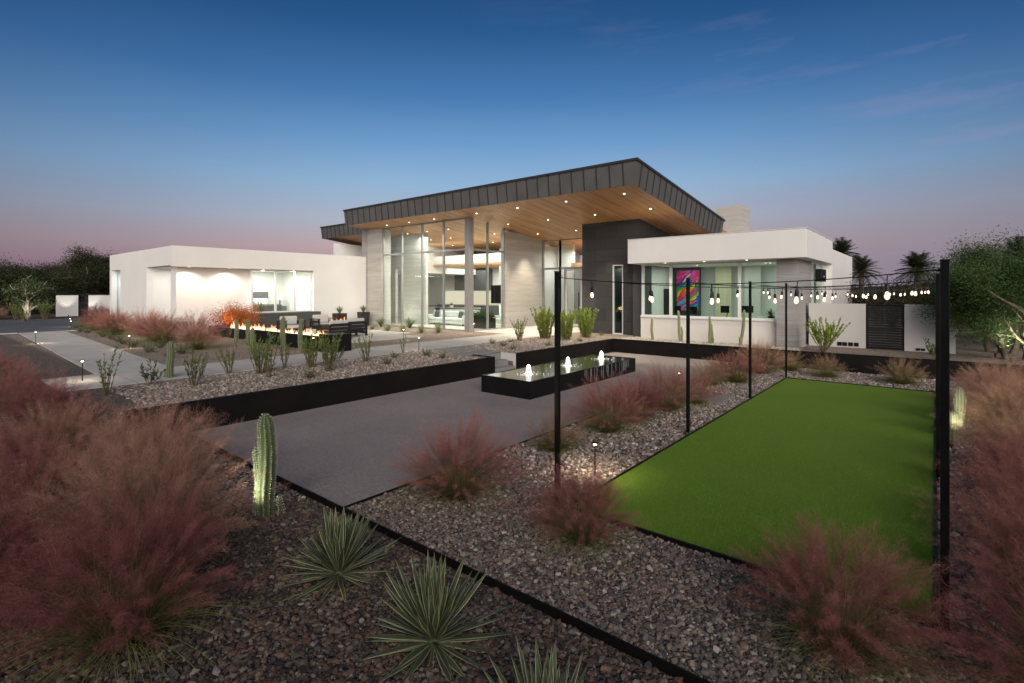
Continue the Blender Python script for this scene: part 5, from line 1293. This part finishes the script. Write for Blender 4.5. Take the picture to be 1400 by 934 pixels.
for x, y, k, s_, lb in [(1.95, 22.4, 0, .95, 'feathery tree glowing green from its uplight at the right edge'), (1.75, 24.6, 1, .9, 'dim feathery tree just right of the poles'), (2.7, 27.5, 1, 1.05, 'tall dim feathery tree behind the glowing one'), (3.7, 25.4, 0, 1.15, 'tall dim feathery tree at the far right edge'), (2.6, 31.5, 0, .95, 'dim feathery tree furthest back on the right')]:
    place(T3, k, (x, y, .4), x*2, s_, lb, 'tree', 'feathery trees on the right')
for x, y, k, s_, lb in [(4.5, -8.5, 0, 1.0, 'unseen tree added behind the viewpoint to shade the foreground'), (11.0, -4.5, 0, 1.0, 'unseen shade tree added to the right behind the viewpoint'), (-2.5, -10.5, 0, 1.0, 'unseen shade tree added to the left behind the viewpoint'), (9.5, -11.5, 1, 1.0, 'tall unseen shade tree added furthest behind the viewpoint')]:
    place(TR, k, (x, y, 0), x*2, s_, lb, 'tree', 'unseen trees added to shade the foreground')  # out of view, put in to keep light off the foreground
uplight(1.75, 21.2, ZT, (1.95, 22.4, 2.2), 210, 'uplight at the feathery tree on the right', (.95, 1, .78), 85)
uplight(1.5, 22.6, ZT, (1.65, 24.0, 2.6), 50, 'uplight on the lower boughs of the right-hand tree', (.95, 1, .78), 80)
# low trees behind the garden wall
T4 = [tree('low_tree', 31, 2.9, 2.2, .1, 9000, .11, (.035, .045, .02), (.10, .10, .04), multi=3, clear=.25)]
for x, y, s_, lb in [(-3.4, 33, 1.05, 'low scrubby tree behind the wall next to the white wing'), (-1.6, 35, 1.0, 'low scrubby tree behind the dark gate'), (-.1, 32, .95, 'low scrubby tree behind the wall right of the gate'), (-4.6, 42, 1.1, 'low scrubby tree further back behind the gate'), (.8, 42, 1.2, 'low scrubby tree further back behind the poles')]:
    place(T4, 0, (x, y, .3), x*5, s_, lb, 'tree', 'scrubby trees behind the garden wall')
uplight(-.3, 30.2, .4, (-.1, 32, 2.2), 60, 'uplight behind the garden wall right of the gate', (1, .85, .5), 80)
# palms
def palm(seed, h, fl_=1.9, nf=54):
    rg = np.random.default_rng(seed); root = empty('palm_tree', (0, 0, 0)); b = MB()
    z = np.linspace(0, h, 16); b.tube(np.stack([.05*np.sin(z), .04*np.cos(z*.8), z], 1), np.linspace(.26, .2, 16)*(1+.08*np.sin(np.arange(16)*2.2)), 10); b.build('trunk', 'bark', root)
    b = MB()
    for i in range(nf):
        a = i*2.39996+rg.normal(0, .1); el = R(78-105*(i/nf)+rg.normal(0, 5)); L_ = fl_*rg.uniform(.85, 1.1)
        s = np.linspace(0, 1, 9); P = np.stack([np.cos(a)*np.cos(el)*L_*s, np.sin(a)*np.cos(el)*L_*s, h+np.sin(el)*L_*s-.35*L_*s**2*(.5+.5*math.cos(el))], 1)
        b.tube(P, np.linspace(.03, .008, 9), 4, cap=False, c=(.08, .09, .04))
        n = 64; u = np.repeat(np.linspace(.12, .99, n//2), 2); f_ = u*8; i0 = np.minimum(f_.astype(int), 7); w_ = (f_-i0)[:, None]
        p = P[i0]*(1-w_)+P[i0+1]*w_; tg = P[i0+1]-P[i0]; tg /= np.linalg.norm(tg, axis=1)[:, None]
        sd = np.cross(tg, [0, 0, 1]); sd /= np.linalg.norm(sd, axis=1)[:, None]+1e-6; sg = np.tile([1, -1], n//2)[:, None]
        d = tg*.65+sd*sg*.7+np.array([0, 0, -.12])+rg.normal(0, .07, (n, 3)); d /= np.linalg.norm(d, axis=1)[:, None]
        ln = (.5*np.sin(np.clip(u*.85+.15, 0, 1)*math.pi)**.6+.06)[:, None]; up = np.cross(d, sd*sg); w2 = .02
        V = np.stack([p-tg*w2, p+tg*w2, p+d*ln], 1).reshape(-1, 3)
        b.add(V, np.arange(n*3).reshape(n, 3), np.tile(np.array([.035, .05, .022])*rg.uniform(.7, 1.2), (n*3, 1)))
    b.build('frond_crown', 'leafy', root); return root
PM = [palm(1, 5.0, 1.75), palm(2, 5.4, 1.85)]
def palmpos(px, d): a, b_, _ = ray(px, 400); return a*d, b_*d
for px, d, topy, k, lb in [(1150, 44, 333, 0, 'palm rising behind the stepped white wing'), (1177, 46, 357, 1, 'palm partly hidden by the white wing edge'), (1254, 38, 352, 0, 'full palm between the gate and the right poles'), (1393, 30, 337, 1, 'palm at the extreme right edge above the trees')]:
    x, y = palmpos(px, d); H1 = CAM_H+(398-topy)/701*d; hh_ = (5.0, 5.4)[k]; place(PM, k, (x, y, H1-hh_-.9), px, 1.0, lb, 'palm tree', 'palms behind the house')
# dusty shrubs across the road
for i, (px, py, s_, lb) in enumerate([(22, 436, 1.3, 'dark round shrub across the road at the left edge'), (62, 437, 1.5, 'dark shrub at the left end of the distant wall'), (33, 440, .9, 'low shrub across the road left of the white trunk')]):
    x, y = gz(px, py, ZT); place(SH, 5, (x, y, ZT), i, s_, lb, 'shrub', 'shrubs across the road')

# ================================================================ LOOSE STONES (uncountable)
def stones(name, polys, dens, size, seed, colors, keep):
    rg = np.random.default_rng(seed); pts = []
    for x0, x1, y0, y1 in polys:
        n = int((x1-x0)*(y1-y0)*dens); q = np.stack([rg.uniform(x0, x1, n), rg.uniform(y0, y1, n)], 1); pts.append(q[keep(q[:, 0], q[:, 1])])
    p = np.vstack(pts); n = len(p)
    ph = (1+5**.5)/2; I = np.array([(-1, ph, 0), (1, ph, 0), (-1, -ph, 0), (1, -ph, 0), (0, -1, ph), (0, 1, ph), (0, -1, -ph), (0, 1, -ph), (ph, 0, -1), (ph, 0, 1), (-ph, 0, -1), (-ph, 0, 1)])/1.9
    FI = np.array([(0, 11, 5), (0, 5, 1), (0, 1, 7), (0, 7, 10), (0, 10, 11), (1, 5, 9), (5, 11, 4), (11, 10, 2), (10, 7, 6), (7, 1, 8), (3, 9, 4), (3, 4, 2), (3, 2, 6), (3, 6, 8), (3, 8, 9), (4, 9, 5), (2, 4, 11), (6, 2, 10), (8, 6, 7), (9, 8, 1)])
    V = np.repeat(I[None], n, 0)*(1+rg.normal(0, .2, (n, 12, 1)))
    sc_ = size*np.exp(rg.normal(-.05, .45, n)).clip(.35, 2.3); V *= sc_[:, None, None]*np.stack([rg.uniform(.8, 1.3, n), rg.uniform(.6, 1, n), rg.uniform(.4, .75, n)], 1)[:, None]
    a = rg.uniform(0, 6.28, n); ca, sa = np.cos(a), np.sin(a); t_ = rg.normal(0, .45, n); ct, st = np.cos(t_), np.sin(t_)
    X, Y, Z = V[..., 0].copy(), V[..., 1].copy(), V[..., 2].copy()
    Y, Z = Y*ct[:, None]-Z*st[:, None], Y*st[:, None]+Z*ct[:, None]
    V = np.stack([X*ca[:, None]-Y*sa[:, None]+p[:, 0:1], X*sa[:, None]+Y*ca[:, None]+p[:, 1:2], Z+(sc_*.28)[:, None]+np.array([max(0, hgt(u_, v_)) for u_, v_ in p])[:, None]], -1)
    cols = np.array(colors); c = cols[rg.integers(0, len(cols), n)]*rg.uniform(.75, 1.2, (n, 1))
    b = MB(); b.add(V.reshape(-1, 3), (FI[None]+(np.arange(n)*12)[:, None, None]).reshape(-1, 3), np.repeat(c, 12, axis=0))
    o = b.build(name, 'stone_mix'); return tag(o, kind='stuff')
def inview(x, y, m=.18):
    d = x*FX+y*FY; s_ = x*RX+y*RY
    return (d > .8) & (np.abs(s_/np.maximum(d, .01)) < 1.0+m) & (CAM_H/np.maximum(d, .01) < .95)
def gzone(x, y):
    lawn = (x > -3.53) & (x < .03) & (y > 5.32) & (y < 17.53); crt = (x < -5.63) & (y > 3.48) & (x > -11.06)
    edge = np.abs(y-3.49) < .02
    return inview(x, y) & ~lawn & ~crt & ~edge & (x > -11.5) & (y < 20.25)
cm = [(.28, .245, .225), (.34, .29, .25), (.45, .385, .33), (.24, .23, .225), (.33, .24, .19), (.6, .55, .49), (.17, .15, .14), (.32, .28, .25)]
near_ = lambda x, y: gzone(x, y) & (np.hypot(x, y) < 7.2)
far_ = lambda x, y: gzone(x, y) & (np.hypot(x, y) >= 7.2)
cd = [(.10, .075, .066), (.15, .105, .085), (.19, .15, .125), (.085, .078, .082), (.17, .10, .07), (.27, .24, .21), (.06, .052, .05), (.13, .10, .09), (.2, .13, .095)]  # darker red bed stone, with foreground shade also put into the colour
cm2 = [(.19, .155, .135), (.25, .195, .165), (.34, .27, .225), (.16, .148, .145), (.25, .165, .125), (.48, .43, .37), (.10, .085, .08), (.22, .18, .155), (.29, .26, .24)]  # middle band, toned down less for the same painted foreground shade
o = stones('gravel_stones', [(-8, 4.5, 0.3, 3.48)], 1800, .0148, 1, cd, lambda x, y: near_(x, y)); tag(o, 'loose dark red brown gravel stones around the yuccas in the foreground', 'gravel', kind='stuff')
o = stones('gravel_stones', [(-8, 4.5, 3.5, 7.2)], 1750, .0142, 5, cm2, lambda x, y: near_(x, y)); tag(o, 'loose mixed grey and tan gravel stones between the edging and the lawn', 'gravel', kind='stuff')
o = stones('gravel_stones', [(-11.5, -5.5, .3, 3.5), (-5.66, -3.5, 5, 20.2), (-3.5, 3.5, 17.5, 20.2), (0, 3.2, 5, 17.5)], 650, .0185, 2, cm, far_); tag(o, 'gravel stones in the strips around the turf lawn', 'gravel', kind='stuff')
ct = [(.34, .29, .24), (.42, .37, .31), (.28, .23, .19), (.5, .45, .40)]
tz = lambda x, y: inview(x, y, .05) & ~((x > -16.65) & (x < -14.25)) & ~((x > -12.7) & (y > 12) & (y < 13.7)) & (x < -11.08)
o = stones('terrace_gravel', [(-14.2, -11.1, 3.0, 20)], 300, .019, 3, ct, tz); tag(o, 'tan gravel stones on the raised terrace beside the path', 'gravel', kind='stuff')
o = stones('terrace_gravel', [(-11.0, -3.8, 20.45, 21.9)], 400, .019, 4, [(.5, .46, .41), (.42, .38, .33), (.6, .56, .5)], lambda x, y: x > -99); tag(o, 'pale gravel stones under the office window', 'gravel', kind='stuff')

rg = np.random.default_rng(90); n = 2600
q = np.stack([rg.uniform(-7.5, 1.6, n), rg.uniform(.8, 9, n)], 1); q = q[gzone(q[:, 0], q[:, 1]) & (rg.uniform(0, 1, n) < .25+.75*(np.min([np.hypot(q[:, 0]-g[0], q[:, 1]-g[1]) for g in G], axis=0) < 1.0))]; n = len(q)
a = rg.uniform(0, 6.28, n); d = np.stack([np.cos(a), np.sin(a), rg.normal(0, .25, n)], 1)*rg.uniform(.02, .11, n)[:, None]; sd = np.stack([-np.sin(a), np.cos(a), np.zeros(n)], 1)*rg.uniform(.0008, .004, n)[:, None]
P0 = np.column_stack([q, np.full(n, .03)]); V = np.stack([P0-sd, P0+sd, P0+d+sd*.5, P0+d-sd*.5], 1).reshape(-1, 3)
o = MB().add(V, np.arange(n*4).reshape(n, 4), np.repeat(np.array([.30, .22, .13])*rg.uniform(.4, 1.3, (n, 1)), 4, axis=0)).build('leaf_litter', 'grassy'); tag(o, 'dry stalks and leaf litter lying on the gravel', 'litter', kind='stuff')

o = stones('stray_gravel', [(-6.3, -5.66, 3.55, 18), (-10.9, -6, 3.52, 3.95)], 70, .012, 12, cm2, lambda x, y: rng.uniform(0, 1, len(x)) < np.where(y < 4, .6, ((x+6.3)/.64)**2)); tag(o, 'stray gravel stones kicked onto the edge of the court', 'gravel', kind='stuff')

# ================================================================ WORLD, SUN GLOW, CAMERA
w = bpy.data.worlds.new('World'); sc.world = w; w.use_nodes = True; nt = w.node_tree
for n in list(nt.nodes): nt.nodes.remove(n)
out = nt.nodes.new('ShaderNodeOutputWorld'); bg = nt.nodes.new('ShaderNodeBackground'); L(nt, bg.outputs[0], out.inputs[0])
tc = N(nt, 'ShaderNodeTexCoord'); sp = N(nt, 'ShaderNodeSeparateXYZ'); nv = N(nt, 'ShaderNodeVectorMath', operation='NORMALIZE')
L(nt, tc.outputs['Generated'], nv.inputs[0]); L(nt, nv.outputs[0], sp.inputs[0])
def s2l(r_, g_, b_): return tuple((c/255/12.92 if c/255 <= .04045 else ((c/255+.055)/1.055)**2.4) for c in (r_, g_, b_))
z = sp.outputs[2]
sky = ramp(nt, z, [(0, s2l(122, 98, 116)), (.03, s2l(150, 120, 134)), (.08, s2l(166, 146, 152)), (.13, s2l(154, 160, 176)), (.20, s2l(128, 160, 192)), (.27, s2l(98, 140, 184)), (.35, s2l(66, 112, 164)), (.45, s2l(40, 84, 134)), (.6, s2l(22, 54, 96)), (1, s2l(14, 34, 68))])
# pinker anti-twilight arch towards the left (‑X), cooler on the right
dotv = N(nt, 'ShaderNodeVectorMath', operation='DOT_PRODUCT'); L(nt, nv.outputs[0], dotv.inputs[0]); dotv.inputs[1].default_value = (FX, FY, 0)
side_ = N(nt, 'ShaderNodeVectorMath', operation='DOT_PRODUCT'); L(nt, nv.outputs[0], side_.inputs[0]); side_.inputs[1].default_value = (RX, RY, 0)
cen = ramp(nt, dotv.outputs['Value'], [(.0, (.55, .56, .6)), (.6, (.50, .53, .58)), (.8, (.80, .82, .84)), (.95, (1.12, 1.10, 1.06))])
sky2 = mixc(nt, 1.0, sky, cen, 'MULTIPLY')
rt = N(nt, 'ShaderNodeMapRange'); rt.inputs[1].default_value = -.1; rt.inputs[2].default_value = .65; L(nt, side_.outputs['Value'], rt.inputs[0])
low = ramp(nt, z, [(0, (1, 1, 1)), (.19, (0, 0, 0))])
sky2 = mixc(nt, math_(nt, 'MULTIPLY', rt.outputs[0], math_(nt, 'MULTIPLY', low, .8)), sky2, s2l(134, 130, 144))
mpn = N(nt, 'ShaderNodeMapping'); mpn.inputs['Scale'].default_value = (1.4, 1.4, 9); mpn.inputs['Rotation'].default_value = (.25, .1, 0); L(nt, nv.outputs[0], mpn.inputs[0])
cl = noise(nt, mpn.outputs[0], 1.7, 7, .62)
clf = math_(nt, 'MULTIPLY', ramp(nt, cl, [(.54, (0, 0, 0)), (.8, (1, 1, 1))]), rt.outputs[0])
sky2 = mixc(nt, math_(nt, 'MULTIPLY', clf, .42), sky2, s2l(150, 138, 168))
gnd = N(nt, 'ShaderNodeMapRange'); gnd.inputs[1].default_value = -.02; gnd.inputs[2].default_value = 0; L(nt, z, gnd.inputs[0])
sky3 = mixc(nt, gnd.outputs[0], (.03, .025, .02), sky2)
L(nt, sky3, bg.inputs[0]); bg.inputs[1].default_value = 1.18
sun = bpy.data.lights.new('sun', 'SUN'); sun.energy = 3.7; sun.angle = R(50); sun.color = (1, .90, .79)
so = bpy.data.objects.new('sun', sun); col.objects.link(so)
sd = Vector((.66, -.68, .34)); so.rotation_euler = (-sd).to_track_quat('-Z', 'Y').to_euler()
cam = bpy.data.cameras.new('camera'); co = bpy.data.objects.new('camera', cam); col.objects.link(co); sc.camera = co
co.location = (0, 0, CAM_H); co.rotation_euler = (R(90), 0, HEAD)
cam.sensor_width = 36; cam.lens = 701/1400*36; cam.shift_y = -69/1400; cam.clip_start = .05; cam.clip_end = 3000
sc.view_settings.view_transform = 'Standard'; sc.view_settings.look = 'None'; sc.view_settings.exposure = 0; sc.view_settings.gamma = 1
cy = sc.cycles
cy.use_denoising = True; cy.max_bounces = 6; cy.diffuse_bounces = 3; cy.glossy_bounces = 3; cy.transmission_bounces = 4; cy.transparent_max_bounces = 14
cy.sample_clamp_indirect = 3; cy.caustics_reflective = False; cy.caustics_refractive = False; cy.use_adaptive_sampling = True; cy.adaptive_threshold = .015
